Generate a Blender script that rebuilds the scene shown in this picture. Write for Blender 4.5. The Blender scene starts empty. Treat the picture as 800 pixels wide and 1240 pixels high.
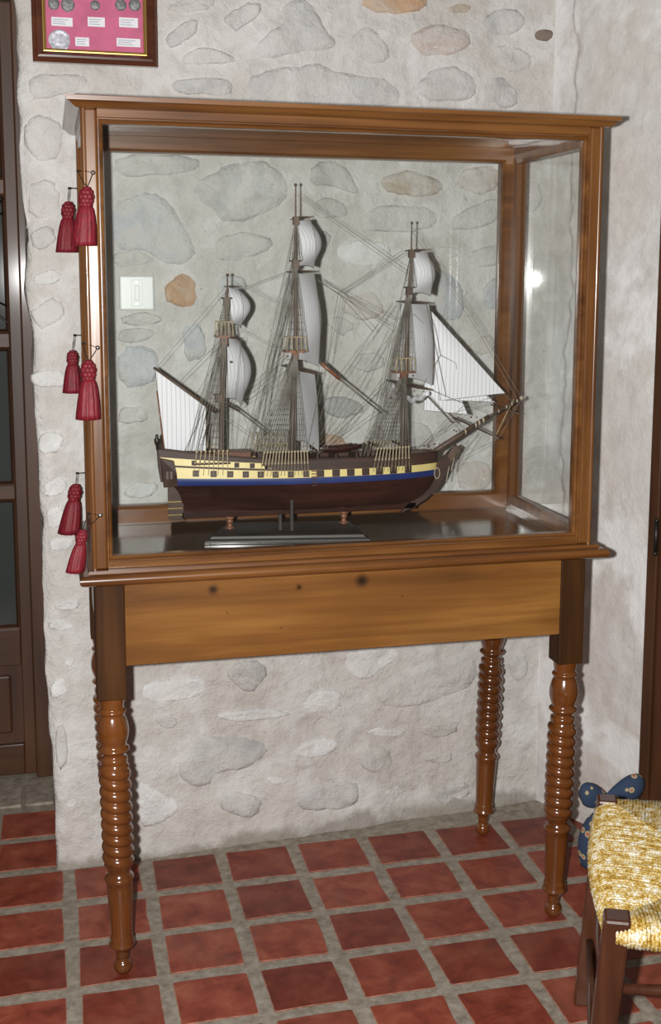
import bpy, bmesh, math, random
import numpy as np
from mathutils import Vector, Matrix, noise

# ------------------------------------------------------------------ camera, world, lights
sc = bpy.context.scene
col = sc.collection
F, PPX, PPY = 1455.8, 428.7, 544.6
CAM = np.array([-.0705, -2.2692, 1.4054])
YAW, PIT, ROL = .2494, -.1419, .0045
_f = np.array([math.sin(YAW)*math.cos(PIT), math.cos(YAW)*math.cos(PIT), math.sin(PIT)])
_r = np.array([math.cos(YAW), -math.sin(YAW), 0.]); _u = np.cross(_r, _f)
_r, _u = math.cos(ROL)*_r+math.sin(ROL)*_u, -math.sin(ROL)*_r+math.cos(ROL)*_u
def ray(x, y): return _f+_r*(x-PPX)/F-_u*(y-PPY)/F
def onz(x, y, z=0.): d = ray(x, y); return CAM+d*(z-CAM[2])/d[2]
def ony(x, y, Y): d = ray(x, y); return CAM+d*(Y-CAM[1])/d[1]

cam = bpy.data.cameras.new('camera'); cam_o = bpy.data.objects.new('camera', cam); col.objects.link(cam_o)
cam.sensor_fit = 'VERTICAL'; cam.sensor_height = 36; cam.lens = F/1240*36
cam.shift_x = -(PPX-400)/1240; cam.shift_y = (PPY-620)/1240
cam.clip_start = .05
cam_o.matrix_world = Matrix(((_r[0], _u[0], -_f[0], CAM[0]), (_r[1], _u[1], -_f[1], CAM[1]), (_r[2], _u[2], -_f[2], CAM[2]), (0, 0, 0, 1)))
sc.camera = cam_o

w = bpy.data.worlds.new('room_ambient'); sc.world = w; w.use_nodes = True
w.node_tree.nodes['Background'].inputs[0].default_value = (1.0, .93, .84, 1)
w.node_tree.nodes['Background'].inputs[1].default_value = .115

fl = bpy.data.lights.new('camera_flash_offscreen', 'SPOT'); fl_o = bpy.data.objects.new('camera_flash_offscreen', fl); col.objects.link(fl_o)
fl.energy = 275; fl.spot_size = math.radians(88); fl.spot_blend = .6; fl.shadow_soft_size = .016; fl.color = (1, .985, .965)
fm = cam_o.matrix_world.copy(); fm.translation = Vector(CAM-_r*.085+_u*.004+_f*.03); fl_o.matrix_world = fm

vs = sc.view_settings
vs.view_transform = 'Standard'; vs.look = 'None'; vs.gamma = 1; vs.exposure = 0.0; vs.use_curve_mapping = False
sc.cycles.use_denoising = True
sc.cycles.caustics_reflective = False; sc.cycles.caustics_refractive = False
sc.cycles.transparent_max_bounces = 40; sc.cycles.max_bounces = 8
random.seed(7)

# ------------------------------------------------------------------ helpers
ORG = {}
def tag(o, label=None, cat=None, group=None, kind=None):
    if label: o['label'] = label
    if cat: o['category'] = cat
    if group: o['group'] = group
    if kind: o['kind'] = kind
    return o
def empty(name, loc):
    o = bpy.data.objects.new(name, None); col.objects.link(o); o.location = loc
    o.empty_display_size = .05; ORG[o.name] = Vector(loc); return o
class MB:
    def __init__(s): s.v = []; s.f = []
    def add(s, vs_, fs):
        n = len(s.v); s.v += [tuple(map(float, p)) for p in vs_]; s.f += [tuple(i+n for i in q) for q in fs]; return s
    def box(s, x0, x1, y0, y1, z0, z1):
        return s.add([(x0,y0,z0),(x1,y0,z0),(x1,y1,z0),(x0,y1,z0),(x0,y0,z1),(x1,y0,z1),(x1,y1,z1),(x0,y1,z1)],
                     [(0,3,2,1),(4,5,6,7),(0,1,5,4),(1,2,6,5),(2,3,7,6),(3,0,4,7)])
    def obox(s, c, ax, ay, az, hx, hy, hz):
        c, ax, ay, az = [Vector(q) for q in (c, ax, ay, az)]
        P = [c+ax*hx*i+ay*hy*j+az*hz*k for k in (-1,1) for i, j in ((-1,-1),(1,-1),(1,1),(-1,1))]
        return s.add(P, [(0,3,2,1),(4,5,6,7),(0,1,5,4),(1,2,6,5),(2,3,7,6),(3,0,4,7)])
    def tube(s, pts, rad, n=6, cap=True):
        pts = [Vector(p) for p in pts]; m = len(pts)
        if not hasattr(rad, '__len__'): rad = [rad]*m
        V = []; Q = []
        t0 = (pts[1]-pts[0]).normalized()
        a = t0.orthogonal().normalized()
        for i, p in enumerate(pts):
            t = (pts[min(i+1, m-1)]-pts[max(i-1, 0)]).normalized()
            a = (a-t*a.dot(t)).normalized(); b = t.cross(a)
            for k in range(n):
                an = 2*math.pi*k/n; V.append(p+(a*math.cos(an)+b*math.sin(an))*rad[i])
        for i in range(m-1):
            for k in range(n):
                k2 = (k+1) % n; Q.append((i*n+k, i*n+k2, (i+1)*n+k2, (i+1)*n+k))
        if cap: Q.append(tuple(range(n-1, -1, -1))); Q.append(tuple((m-1)*n+k for k in range(n)))
        return s.add(V, Q)
    def lathe(s, prof, base, top=None, n=24, rf=None):
        # prof: (r, z) rising; axis from base (z=0) to top (z = last z)
        base = Vector(base); zl = prof[-1][1]
        top = Vector(top) if top is not None else base+Vector((0, 0, zl))
        V = []; Q = []; m = len(prof); z00 = prof[0][1]
        for (r, z) in prof:
            t = (z-z00)/(zl-z00); c = base.lerp(top, t)
            for k in range(n):
                an = 2*math.pi*k/n; rr = rf(r, z, an) if rf else r
                V.append((c.x+rr*math.cos(an), c.y+rr*math.sin(an), c.z))
        for i in range(m-1):
            for k in range(n):
                k2 = (k+1) % n; Q.append((i*n+k, i*n+k2, (i+1)*n+k2, (i+1)*n+k))
        Q.append(tuple(range(n-1, -1, -1))); Q.append(tuple((m-1)*n+k for k in range(n)))
        return s.add(V, Q)
    def ball(s, c, r, n=8, m=6, sc_=(1, 1, 1)):
        V = [(c[0], c[1], c[2]-r*sc_[2])]; Q = []
        for i in range(1, m):
            ph = -math.pi/2+math.pi*i/m
            for k in range(n):
                an = 2*math.pi*k/n
                V.append((c[0]+r*sc_[0]*math.cos(ph)*math.cos(an), c[1]+r*sc_[1]*math.cos(ph)*math.sin(an), c[2]+r*sc_[2]*math.sin(ph)))
        V.append((c[0], c[1], c[2]+r*sc_[2])); L = len(V)-1
        for k in range(n):
            k2 = (k+1) % n; Q.append((0, 1+k2, 1+k)); Q.append((L, 1+(m-2)*n+k, 1+(m-2)*n+k2))
            for i in range(m-2): Q.append((1+i*n+k, 1+i*n+k2, 1+(i+1)*n+k2, 1+(i+1)*n+k))
        return s.add(V, Q)
    def prism(s, poly, d):
        # poly: 3D points, extruded by vector d
        n = len(poly); P = [Vector(p) for p in poly]; d = Vector(d)
        return s.add(P+[p+d for p in P], [tuple(range(n-1, -1, -1)), tuple(range(n, 2*n))]+[(i, (i+1) % n, n+(i+1) % n, n+i) for i in range(n)])
    def ring(s, a0, a1, b0, b1, prof, ax):
        # mitred frame around a rectangle; prof = closed list of (inset, depth); ax maps (a, b, depth) -> xyz
        n = len(prof); V = []; Q = []
        for ci in range(4):
            for (i, d) in prof:
                a = (a0+i) if ci in (0, 3) else (a1-i); b = (b0+i) if ci in (0, 1) else (b1-i)
                V.append(ax(a, b, d))
        for ci in range(4):
            cj = (ci+1) % 4
            for k in range(n):
                k2 = (k+1) % n; Q.append((ci*n+k, cj*n+k, cj*n+k2, ci*n+k2))
        return s.add(V, Q)
    def grid(s, P, nu, nv):
        # P[i*nv+j]
        return s.add(P, [(i*nv+j, (i+1)*nv+j, (i+1)*nv+j+1, i*nv+j+1) for i in range(nu-1) for j in range(nv-1)])
    def build(s, name, mat, parent=None, smooth=False, bevel=0, seg=2, solid=0, angle=None):
        o0 = ORG[parent.name] if parent is not None else Vector((0, 0, 0))
        me = bpy.data.meshes.new(name)
        me.from_pydata([(p[0]-o0.x, p[1]-o0.y, p[2]-o0.z) for p in s.v], [], s.f)
        bm = bmesh.new(); bm.from_mesh(me); bmesh.ops.recalc_face_normals(bm, faces=bm.faces); bm.to_mesh(me); bm.free()
        me.materials.append(mat)
        if smooth:
            for p in me.polygons: p.use_smooth = True
            if angle: me.set_sharp_from_angle(angle=math.radians(angle))
        o = bpy.data.objects.new(name, me); col.objects.link(o); ORG[o.name] = Vector(o0)
        if parent is not None: o.parent = parent
        if solid:
            m = o.modifiers.new('thickness', 'SOLIDIFY'); m.thickness = solid; m.offset = 0
        if bevel:
            m = o.modifiers.new('bevel', 'BEVEL'); m.width = bevel; m.segments = seg; m.limit_method = 'ANGLE'
        return o
def cheap_copy(src, parent, off):
    o = src.copy(); col.objects.link(o); o.parent = parent; o.location = Vector(src.location)+Vector(off); return o

# ------------------------------------------------------------------ materials
def new_mat(name):
    m = bpy.data.materials.new(name); m.use_nodes = True
    nt = m.node_tree; return m, nt, nt.nodes['Principled BSDF']
def N(nt, t, **k):
    n = nt.nodes.new(t)
    for a, b in k.items(): setattr(n, a, b)
    return n
def ramp(nt, fac, stops):
    r = N(nt, 'ShaderNodeValToRGB'); e = r.color_ramp.elements
    e[0].position, e[0].color = stops[0][0], (*stops[0][1], 1); e[1].position, e[1].color = stops[-1][0], (*stops[-1][1], 1)
    for p, c in stops[1:-1]:
        x = e.new(p); x.color = (*c, 1)
    nt.links.new(fac, r.inputs[0]); return r.outputs[0]
def noise_tex(nt, scale, detail=4, rough=.55, vec=None, dist=0):
    n = N(nt, 'ShaderNodeTexNoise'); n.inputs['Scale'].default_value = scale; n.inputs['Detail'].default_value = detail
    n.inputs['Roughness'].default_value = rough; n.inputs['Distortion'].default_value = dist
    if vec is not None: nt.links.new(vec, n.inputs['Vector'])
    return n.outputs['Fac']
def coords(nt, scale=(1, 1, 1), kind='Object', loc=(0, 0, 0), rot=(0, 0, 0)):
    t = N(nt, 'ShaderNodeTexCoord'); m = N(nt, 'ShaderNodeMapping'); m.inputs['Scale'].default_value = scale
    m.inputs['Location'].default_value = loc; m.inputs['Rotation'].default_value = rot
    nt.links.new(t.outputs[kind], m.inputs[0]); return m.outputs[0]
def bump(nt, b, h, strength=.3, dist=.01, prev=None):
    n = N(nt, 'ShaderNodeBump'); n.inputs['Strength'].default_value = strength; n.inputs['Distance'].default_value = dist
    nt.links.new(h, n.inputs['Height'])
    if prev is not None: nt.links.new(prev, n.inputs['Normal'])
    nt.links.new(n.outputs[0], b.inputs['Normal']); return n.outputs[0]
def mixc(nt, fac, a, b, mode='MIX'):
    m = N(nt, 'ShaderNodeMix', data_type='RGBA', blend_type=mode)
    for s_, v in ((m.inputs[0], fac), (m.inputs[6], a), (m.inputs[7], b)):
        if isinstance(v, bpy.types.NodeSocket): nt.links.new(v, s_)
        elif isinstance(v, (int, float)): s_.default_value = v
        else: s_.default_value = (*v, 1)
    return m.outputs[2]
def math_n(nt, op, a, b=0., clamp=False):
    m = N(nt, 'ShaderNodeMath', operation=op, use_clamp=clamp)
    for i, v in enumerate((a, b)):
        if isinstance(v, bpy.types.NodeSocket): nt.links.new(v, m.inputs[i])
        else: m.inputs[i].default_value = v
    return m.outputs[0]
def wood(name, dark, mid, light, axis=0, rough=.28, coat=.5, scale=1., knots=()):
    m, nt, b = new_mat(name)
    s_ = [26*scale]*3; s_[axis] = 1.6*scale
    v = coords(nt, tuple(s_))
    n1 = noise_tex(nt, 1., 5, .6, v, .6)
    s2 = [150*scale]*3; s2[axis] = 6*scale
    n2 = noise_tex(nt, 1., 3, .5, coords(nt, tuple(s2)))
    s3 = [5*scale]*3; s3[axis] = 2.2*scale
    n3 = noise_tex(nt, 1., 3, .5, coords(nt, tuple(s3), loc=(3, 5, 1)))
    f = math_n(nt, 'ADD', math_n(nt, 'MULTIPLY', n1, .55), math_n(nt, 'MULTIPLY', n3, .45))
    c = ramp(nt, f, [(.33, dark), (.5, mid), (.67, light)])
    c = mixc(nt, math_n(nt, 'MULTIPLY', n2, .35), c, dark, 'MIX')
    for (kx, ky, kz, kr) in knots:
        vm = N(nt, 'ShaderNodeVectorMath', operation='DISTANCE'); vm.inputs[1].default_value = (kx, ky, kz)
        nt.links.new(coords(nt), vm.inputs[0])
        k = ramp(nt, math_n(nt, 'ADD', vm.outputs['Value'], math_n(nt, 'MULTIPLY', n1, kr*.8)), [(kr*.6, (1, 1, 1)), (kr*1.6, (0, 0, 0))])
        c = mixc(nt, k, c, tuple(x*.25 for x in dark))
    nt.links.new(c, b.inputs['Base Color'])
    b.inputs['Roughness'].default_value = rough; b.inputs['Coat Weight'].default_value = coat; b.inputs['Coat Roughness'].default_value = .12
    bump(nt, b, n2, .06, .002)
    return m
def plain(name, c, rough=.5, metal=0, coat=0, var=.0, vscale=30, bmp=0):
    m, nt, b = new_mat(name)
    b.inputs['Roughness'].default_value = rough; b.inputs['Metallic'].default_value = metal; b.inputs['Coat Weight'].default_value = coat
    n = noise_tex(nt, vscale, 3, .6, coords(nt))
    k0 = tuple(max(0, x*(1-var)) for x in c); k1 = tuple(min(1, x*(1+var)) for x in c)
    nt.links.new(ramp(nt, n, [(.3, k0), (.7, k1)]), b.inputs['Base Color'])
    if bmp: bump(nt, b, n, bmp, .003)
    return m
M = {}
WD, WM, WL_ = (.055, .019, .005), (.165, .062, .015), (.30, .13, .033)
for i, a in enumerate('xyz'):
    M['case_'+a] = wood('walnut_'+a, WD, WM, WL_, i)
    M['table_'+a] = wood('table_wood_'+a, (.05, .017, .005), (.15, .052, .012), (.27, .11, .026), i)
KN = [(*(ony(x, y, .0135)-np.array([.51, .245, 0])), r) for x, y, r in ((258, 714, .011), (438, 703, .014), (362, 711, .006), (487, 722, .002), (275, 742, .002), (340, 760, .002))]
M['apron'] = wood('apron_wood', (.085, .030, .007), (.23, .092, .020), (.42, .20, .048), 0, .3, .4, .8, knots=KN)
M['leg'] = wood('turned_leg_wood', (.065, .020, .005), (.15, .045, .009), (.24, .08, .018), 2, .2, .6)
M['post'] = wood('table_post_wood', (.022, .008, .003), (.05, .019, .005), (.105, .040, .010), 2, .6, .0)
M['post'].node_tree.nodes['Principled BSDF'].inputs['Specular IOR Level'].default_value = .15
M['baseboard'] = wood('dark_polished_base', (.05, .03, .018), (.10, .06, .034), (.15, .09, .05), 0, .12, .8)
M['door'] = wood('dark_door_wood', (.035, .012, .004), (.075, .027, .009), (.12, .046, .016), 2, .5, .08)
M['door_x'] = wood('dark_door_wood_across', (.035, .012, .004), (.075, .027, .009), (.12, .046, .016), 0, .5, .08)
M['chairwood'] = wood('chair_wood', (.035, .011, .006), (.075, .025, .012), (.14, .05, .022), 2, .3, .5)
M['hullwood'] = wood('hull_wood', (.020, .007, .005), (.040, .013, .009), (.065, .022, .014), 0, .25, .4, 3)
M['shipwood'] = wood('ship_dark_wood', (.026, .011, .008), (.05, .021, .013), (.085, .037, .021), 0, .6, .0, 4)
M['mastwood'] = wood('mast_wood', (.05, .030, .02), (.10, .062, .042), (.16, .10, .065), 2, .5, 0, 4)
M['redwood'] = wood('reddish_spar_wood', (.12, .045, .022), (.2, .08, .04), (.28, .12, .06), 0, .4, .2, 4)
M['standwood'] = wood('stand_wood', (.012, .010, .010), (.03, .022, .018), (.06, .042, .032), 0, .5, .1, 2)
M['yellow'] = plain('yellow_paint', (.72, .58, .23), .45, var=.06)
M['blue'] = plain('blue_paint', (.015, .030, .14), .4, var=.1)
M['port'] = plain('gunport_dark', (.045, .022, .018), .5)
M['rope'] = plain('grey_rope', (.15, .135, .11), .9, var=.5, vscale=25)
M['ropel'] = plain('pale_rope', (.42, .36, .27), .9)
M['dead'] = plain('tan_lanyard', (.40, .33, .21), .7, var=.2, vscale=80)
M['brass'] = plain('brass', (.75, .55, .22), .25, 1.)
M['steel'] = plain('steel_knob', (.75, .74, .72), .15, 1.)
M['iron'] = plain('dark_iron', (.05, .042, .038), .45, .8)
M['gold'] = plain('gold_leaf', (.62, .40, .12), .35, .8)
M['white'] = plain('white_plastic', (.80, .82, .80), .3, coat=.3)
M['card'] = plain('white_card', (.80, .80, .84), .7)
M['ink'] = plain('faded_ink', (.35, .37, .42), .8)
M['coin'] = plain('worn_coin', (.20, .20, .20), .5, .35, var=.5, vscale=200, bmp=.4)
M['coin2'] = plain('pale_coin', (.45, .45, .50), .45, .2, var=.35, vscale=120, bmp=.4)
M['pink'] = plain('pink_mat', (.58, .14, .25), .8, var=.18, vscale=14)
M['frame'] = wood('picture_frame_wood', (.05, .013, .006), (.10, .028, .012), (.16, .05, .02), 0, .22, .6)
def sail_mat(nm, bd):
    m, nt, b = new_mat(nm)
    v = coords(nt, (1, 1, 1))
    wv = N(nt, 'ShaderNodeTexWave', wave_type='BANDS', bands_direction=bd, wave_profile='SIN'); wv.inputs['Scale'].default_value = 34
    nt.links.new(v, wv.inputs[0])
    st = ramp(nt, wv.outputs['Fac'], [(.0, (1, 1, 1)), (.06, (1, 1, 1)), (.16, (0, 0, 0)), (1, (0, 0, 0))])
    c = mixc(nt, math_n(nt, 'MULTIPLY', st, .55), (.88, .88, .91), (.45, .46, .50))
    nt.links.new(c, b.inputs['Base Color']); b.inputs['Roughness'].default_value = .9
    tr = N(nt, 'ShaderNodeBsdfTranslucent'); tr.inputs[0].default_value = (.86, .80, .70, 1); mx = N(nt, 'ShaderNodeMixShader'); mx.inputs[0].default_value = .13
    out = nt.nodes['Material Output']; nt.links.new(b.outputs[0], mx.inputs[1]); nt.links.new(tr.outputs[0], mx.inputs[2]); nt.links.new(mx.outputs[0], out.inputs[0])
    return m
M['sail'] = sail_mat('sail_cloth', 'X'); M['sqsail'] = sail_mat('square_sail_cloth', 'Y')
def glass_mat(name, tint=(.990, .997, .993), refl=.55):
    m = bpy.data.materials.new(name); m.use_nodes = True; nt = m.node_tree; nt.nodes.clear()
    o = N(nt, 'ShaderNodeOutputMaterial'); t = N(nt, 'ShaderNodeBsdfTransparent'); g = N(nt, 'ShaderNodeBsdfGlossy'); mx = N(nt, 'ShaderNodeMixShader')
    fr = N(nt, 'ShaderNodeFresnel'); ge = N(nt, 'ShaderNodeNewGeometry')   # same index seen from both faces of the thin sheet
    nt.links.new(math_n(nt, 'SUBTRACT', 1.5, math_n(nt, 'MULTIPLY', ge.outputs['Backfacing'], 1.5-1/1.5)), fr.inputs['IOR'])
    t.inputs[0].default_value = (*tint, 1); g.inputs['Roughness'].default_value = .03; g.inputs[0].default_value = (1, 1, 1, 1)
    nt.links.new(math_n(nt, 'MULTIPLY', fr.outputs[0], refl), mx.inputs[0])
    nt.links.new(t.outputs[0], mx.inputs[1]); nt.links.new(g.outputs[0], mx.inputs[2]); nt.links.new(mx.outputs[0], o.inputs[0])
    return m
M['glass'] = glass_mat('case_glass')
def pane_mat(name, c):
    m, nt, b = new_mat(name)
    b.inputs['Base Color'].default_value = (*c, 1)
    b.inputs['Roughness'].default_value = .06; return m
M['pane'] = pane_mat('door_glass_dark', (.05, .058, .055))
def tile_mat():
    m, nt, b = new_mat('terracotta_tile')
    oi = N(nt, 'ShaderNodeObjectInfo')
    v = N(nt, 'ShaderNodeVectorMath', operation='ADD'); g = N(nt, 'ShaderNodeTexCoord')
    cb = N(nt, 'ShaderNodeCombineXYZ'); nt.links.new(math_n(nt, 'MULTIPLY', oi.outputs['Random'], 30.), cb.inputs[0])
    nt.links.new(g.outputs['Object'], v.inputs[0]); nt.links.new(cb.outputs[0], v.inputs[1])
    n = noise_tex(nt, 16., 5, .62, v.outputs[0], .5); n2 = noise_tex(nt, 5., 3, .5, v.outputs[0], 1.)
    c1 = ramp(nt, n, [(.30, (.135, .022, .013)), (.5, (.245, .045, .024)), (.72, (.34, .088, .048))])
    c2 = ramp(nt, oi.outputs['Random'], [(.0, (.66, .60, .62)), (.5, (1, 1, 1)), (1., (1.22, 1.35, 1.4))])
    c = mixc(nt, 1., c1, c2, 'MULTIPLY')
    c = mixc(nt, math_n(nt, 'MULTIPLY', ramp(nt, n2, [(.5, (0, 0, 0)), (.72, (1, 1, 1))]), .3), c, (.36, .14, .09))
    nt.links.new(c, b.inputs['Base Color']); b.inputs['Roughness'].default_value = .45; b.inputs['Specular IOR Level'].default_value = .35
    bump(nt, b, n, .12, .003); return m
M['tile'] = tile_mat(); M['tilerim'] = plain('worn_tile_rim', (.36, .17, .11), .8, var=.5, vscale=45)
def grout_mat():
    m, nt, b = new_mat('cement_grout'); v = coords(nt)
    n = noise_tex(nt, 40., 5, .65, v); n2 = noise_tex(nt, 4., 3, .5, v)
    c = mixc(nt, n2, ramp(nt, n, [(.3, (.17, .135, .10)), (.7, (.36, .31, .245))]), ramp(nt, n, [(.3, (.24, .195, .15)), (.75, (.52, .47, .40))]))
    nt.links.new(c, b.inputs['Base Color']); b.inputs['Roughness'].default_value = .85; bump(nt, b, n, .5, .004); return m
M['grout'] = grout_mat()
def wall_mat(name, A, B, white=0., pits=.5, smear=0., rough=1., wsc=7., dirt=0):
    m, nt, b = new_mat(name); v = coords(nt)
    n1 = noise_tex(nt, 3.2, 4, .55, v, .4); n2 = noise_tex(nt, 22., 6, .68, v); n3 = noise_tex(nt, 120., 3, .6, v); n4 = noise_tex(nt, wsc, 5, .6, coords(nt, loc=(4, 1, 2)), .3)
    c = ramp(nt, n1, [(.3, A), (.7, B)])
    c = mixc(nt, math_n(nt, 'MULTIPLY', ramp(nt, n2, [(.35, (1, 1, 1)), (.6, (0, 0, 0))]), .35), c, tuple(x*.72 for x in A))
    if smear:
        n5 = noise_tex(nt, 11., 5, .65, coords(nt, loc=(7, 3, 9)), .5)
        c = mixc(nt, math_n(nt, 'MULTIPLY', ramp(nt, n5, [(.44, (0, 0, 0)), (.56, (1, 1, 1))]), smear), c, (.66, .635, .60))
    if white:
        c = mixc(nt, math_n(nt, 'MULTIPLY', ramp(nt, n4, [(.5, (0, 0, 0)), (.58, (1, 1, 1))]), white), c, (.86, .85, .85))
    if dirt:
        sp = N(nt, 'ShaderNodeSeparateXYZ'); nt.links.new(coords(nt), sp.inputs[0])
        zz = math_n(nt, 'ADD', sp.outputs[2], math_n(nt, 'MULTIPLY', n4, -.16))
        c = mixc(nt, math_n(nt, 'MULTIPLY', ramp(nt, math_n(nt, "ADD", math_n(nt, "MULTIPLY", zz, 5.), .5), [(.16, (1, 1, 1)), (.30, (0, 0, 0))]), .75), c, (.27, .235, .19))
    p = ramp(nt, n3, [(.24, (1, 1, 1)), (.32, (0, 0, 0))])
    c = mixc(nt, math_n(nt, 'MULTIPLY', p, pits), c, (.16, .15, .14))
    nt.links.new(c, b.inputs['Base Color']); b.inputs['Roughness'].default_value = .92; b.inputs['Specular IOR Level'].default_value = .2
    x = bump(nt, b, n2, .8*rough, .016); bump(nt, b, n3, .35, .004, x); return m
M['mortar'] = wall_mat('lime_mortar', (.61, .575, .53), (.72, .70, .675), .35, .6, dirt=1)
M['plaster'] = wall_mat('right_wall_plaster', (.66, .61, .56), (.76, .745, .745), .9, .12, 0., .35, 3.2)
ST = dict(g=((.50, .485, .47), (.66, .645, .63)), w=((.74, .735, .72), (.90, .90, .89)), b=((.53, .54, .56), (.66, .67, .69)), t=((.50, .41, .31), (.66, .60, .53)),
          o=((.52, .30, .17), (.66, .47, .32)), p=((.58, .47, .42), (.68, .59, .54)), d=((.13, .085, .065), (.30, .22, .18)), m=((.57, .545, .51), (.70, .68, .66)), s=((.42, .41, .40), (.80, .79, .77)))
for k, (a, b_) in ST.items(): M['stone_'+k] = wall_mat('stone_'+k, a, b_, .25 if k in 'gm' else 0, .8 if k in 'gsw' else .4, {'o': .35, 'd': .1, 'w': .35, 's': .3}.get(k, .75))
def rush_mat():
    m, nt, b = new_mat('rush_straw')
    n = noise_tex(nt, 60., 3, .6, coords(nt)); n2 = noise_tex(nt, 350., 2, .5, coords(nt))
    c = ramp(nt, math_n(nt, 'ADD', math_n(nt, 'MULTIPLY', n, .5), math_n(nt, 'MULTIPLY', n2, .5)), [(.38, (.26, .13, .012)), (.46, (.50, .31, .05)), (.53, (.60, .48, .22)), (.60, (.82, .80, .74))])
    nt.links.new(c, b.inputs['Base Color']); b.inputs['Roughness'].default_value = .35; return m
M['rush'] = rush_mat()
def tassel_mat():
    m, nt, b = new_mat('crimson_silk')
    n = noise_tex(nt, 1., 3, .6, coords(nt, (700, 700, 30)))
    nt.links.new(ramp(nt, n, [(.3, (.09, .004, .009)), (.7, (.29, .013, .027))]), b.inputs['Base Color']); b.inputs['Roughness'].default_value = .55
    bump(nt, b, n, .4, .002); return m
M['silk'] = tassel_mat()
def fabric_mat():
    m, nt, b = new_mat('blue_floral_fabric'); v = coords(nt)
    vo = N(nt, 'ShaderNodeTexVoronoi'); vo.inputs['Scale'].default_value = 38; nt.links.new(v, vo.inputs['Vector'])
    d = vo.outputs['Distance']
    r1 = ramp(nt, d, [(.0, (.45, .10, .09)), (.14, (.45, .12, .09)), (.17, (.50, .42, .24)), (.27, (.46, .38, .22)), (.31, (.035, .06, .11)), (1, (.03, .055, .12))])
    nt.links.new(r1, b.inputs['Base Color']); b.inputs['Roughness'].default_value = .9; return m
M['fabric'] = fabric_mat()

# ------------------------------------------------------------------ setting: floor and tiles
YW0, YWS = .53, .08
def ywall(x): return YW0+YWS*x
RC = Vector((1.178, ywall(1.178))); RD = Vector((.403, -.915)).normalized()       # right wall starts at the corner and runs towards the room
DOOR_T = .372
floor = tag(MB().box(-1.6, 2.6, -2.9, 1.3, -.06, -.0005).build('floor', M['grout']), 'wide grey cement joints of the terracotta floor', 'floor', kind='structure')
TX, TY, PX_, PY_ = -.0594, .5302, .18, .1738
def clip(poly, p, n):
    out = []
    for i in range(len(poly)):
        a, b_ = Vector(poly[i]), Vector(poly[(i+1) % len(poly)]); da, db = (a-p).dot(n), (b_-p).dot(n)
        if da >= 0: out.append(a)
        if da*db < 0: out.append(a.lerp(b_, da/(da-db)))
    return out
def tile_mesh(poly, name):
    n = len(poly); c = sum((Vector(p) for p in poly), Vector((0, 0)))/n
    V = []
    for z, k in ((-.006, 0), (.0002, 0), (.0010, .0014)):
        for p in poly:
            q = Vector(p)-c; L = q.length; q = c+q*(1-k*1.3/L); V.append((q.x, q.y, z))
    Q = [tuple(2*n+i for i in range(n))]
    for L in (0, 1):
        for i in range(n): Q.append((L*n+i, L*n+(i+1) % n, (L+1)*n+(i+1) % n, (L+1)*n+i))
    me = bpy.data.meshes.new(name); me.from_pydata(V, [], Q); me.materials.append(M['tile']); me.materials.append(M['tilerim'])
    for i, p_ in enumerate(me.polygons):
        if i > n: p_.material_index = 1
    return me
def tile_poly(seed):
    rr = random.Random(seed); hx, hy = .0752, .0725; P = []
    for (sx, sy) in ((-1, -1), (1, -1), (1, 1), (-1, 1)):
        cx, cy, r = sx*(hx-.005+rr.uniform(-.002, .002)), sy*(hy-.005+rr.uniform(-.002, .002)), .005
        a0 = math.atan2(sy, sx)-math.pi/4
        for k in range(4):
            an = a0+k*math.pi/6; P.append((cx+r*math.cos(an), cy+r*math.sin(an)))
        nx, ny = {(-1,-1): (0,-1), (1,-1): (1,0), (1,1): (0,1), (-1,1): (-1,0)}[(sx, sy)]
        P.append((nx*(hx+rr.uniform(-.0025, .0025)), ny*(hy+rr.uniform(-.0025, .0025))))
    return P
protos = [tile_mesh(tile_poly(i), 'tile') for i in range(6)]
rn = RD.orthogonal(); rn = Vector((RD.y, -RD.x)); rn = rn if (Vector((.5, -.5))-RC).dot(rn) > 0 else -rn
bn = Vector((YWS, -1)).normalized()
for k in range(-5, 12):
    for r_ in range(-2, 11):
        c = Vector((TX+PX_*(k+.5), TY-PY_*(r_+.5)))
        if c.y > .53 and k > -1: continue
        idx = random.randrange(6); full = [Vector(p)+c for p in tile_poly(idx)]
        po = full
        if k >= 0: po = clip(po, Vector((0, YW0-.012)), bn)
        if c.x > .9 and po: po = clip(po, RC+rn*.012, rn)
        if len(po) < 3: continue
        if len(po) == len(full) and all((a-b_).length < 1e-6 for a, b_ in zip(po, full)):
            me = protos[idx]
        else:
            if max(p.x for p in po)-min(p.x for p in po) < .03 or max(p.y for p in po)-min(p.y for p in po) < .03: continue
            me = tile_mesh([p-c for p in po], 'tile')
        o = bpy.data.objects.new('tile', me); col.objects.link(o); o.parent = floor
        o.location = (c.x+random.uniform(-.002, .002), c.y+random.uniform(-.002, .002), random.uniform(-.0002, .0008)); o.rotation_euler = (0, 0, random.uniform(-.012, .012))
# grey threshold slabs in front of the left door
for (a, b_) in ((-.62, -.345), (-.335, -.175), (-.168, -.03)):
    MB().box(a, b_, .905, 1.03, -.01, .006).build('threshold_slab', M['grout'], floor, bevel=.004)

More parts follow.
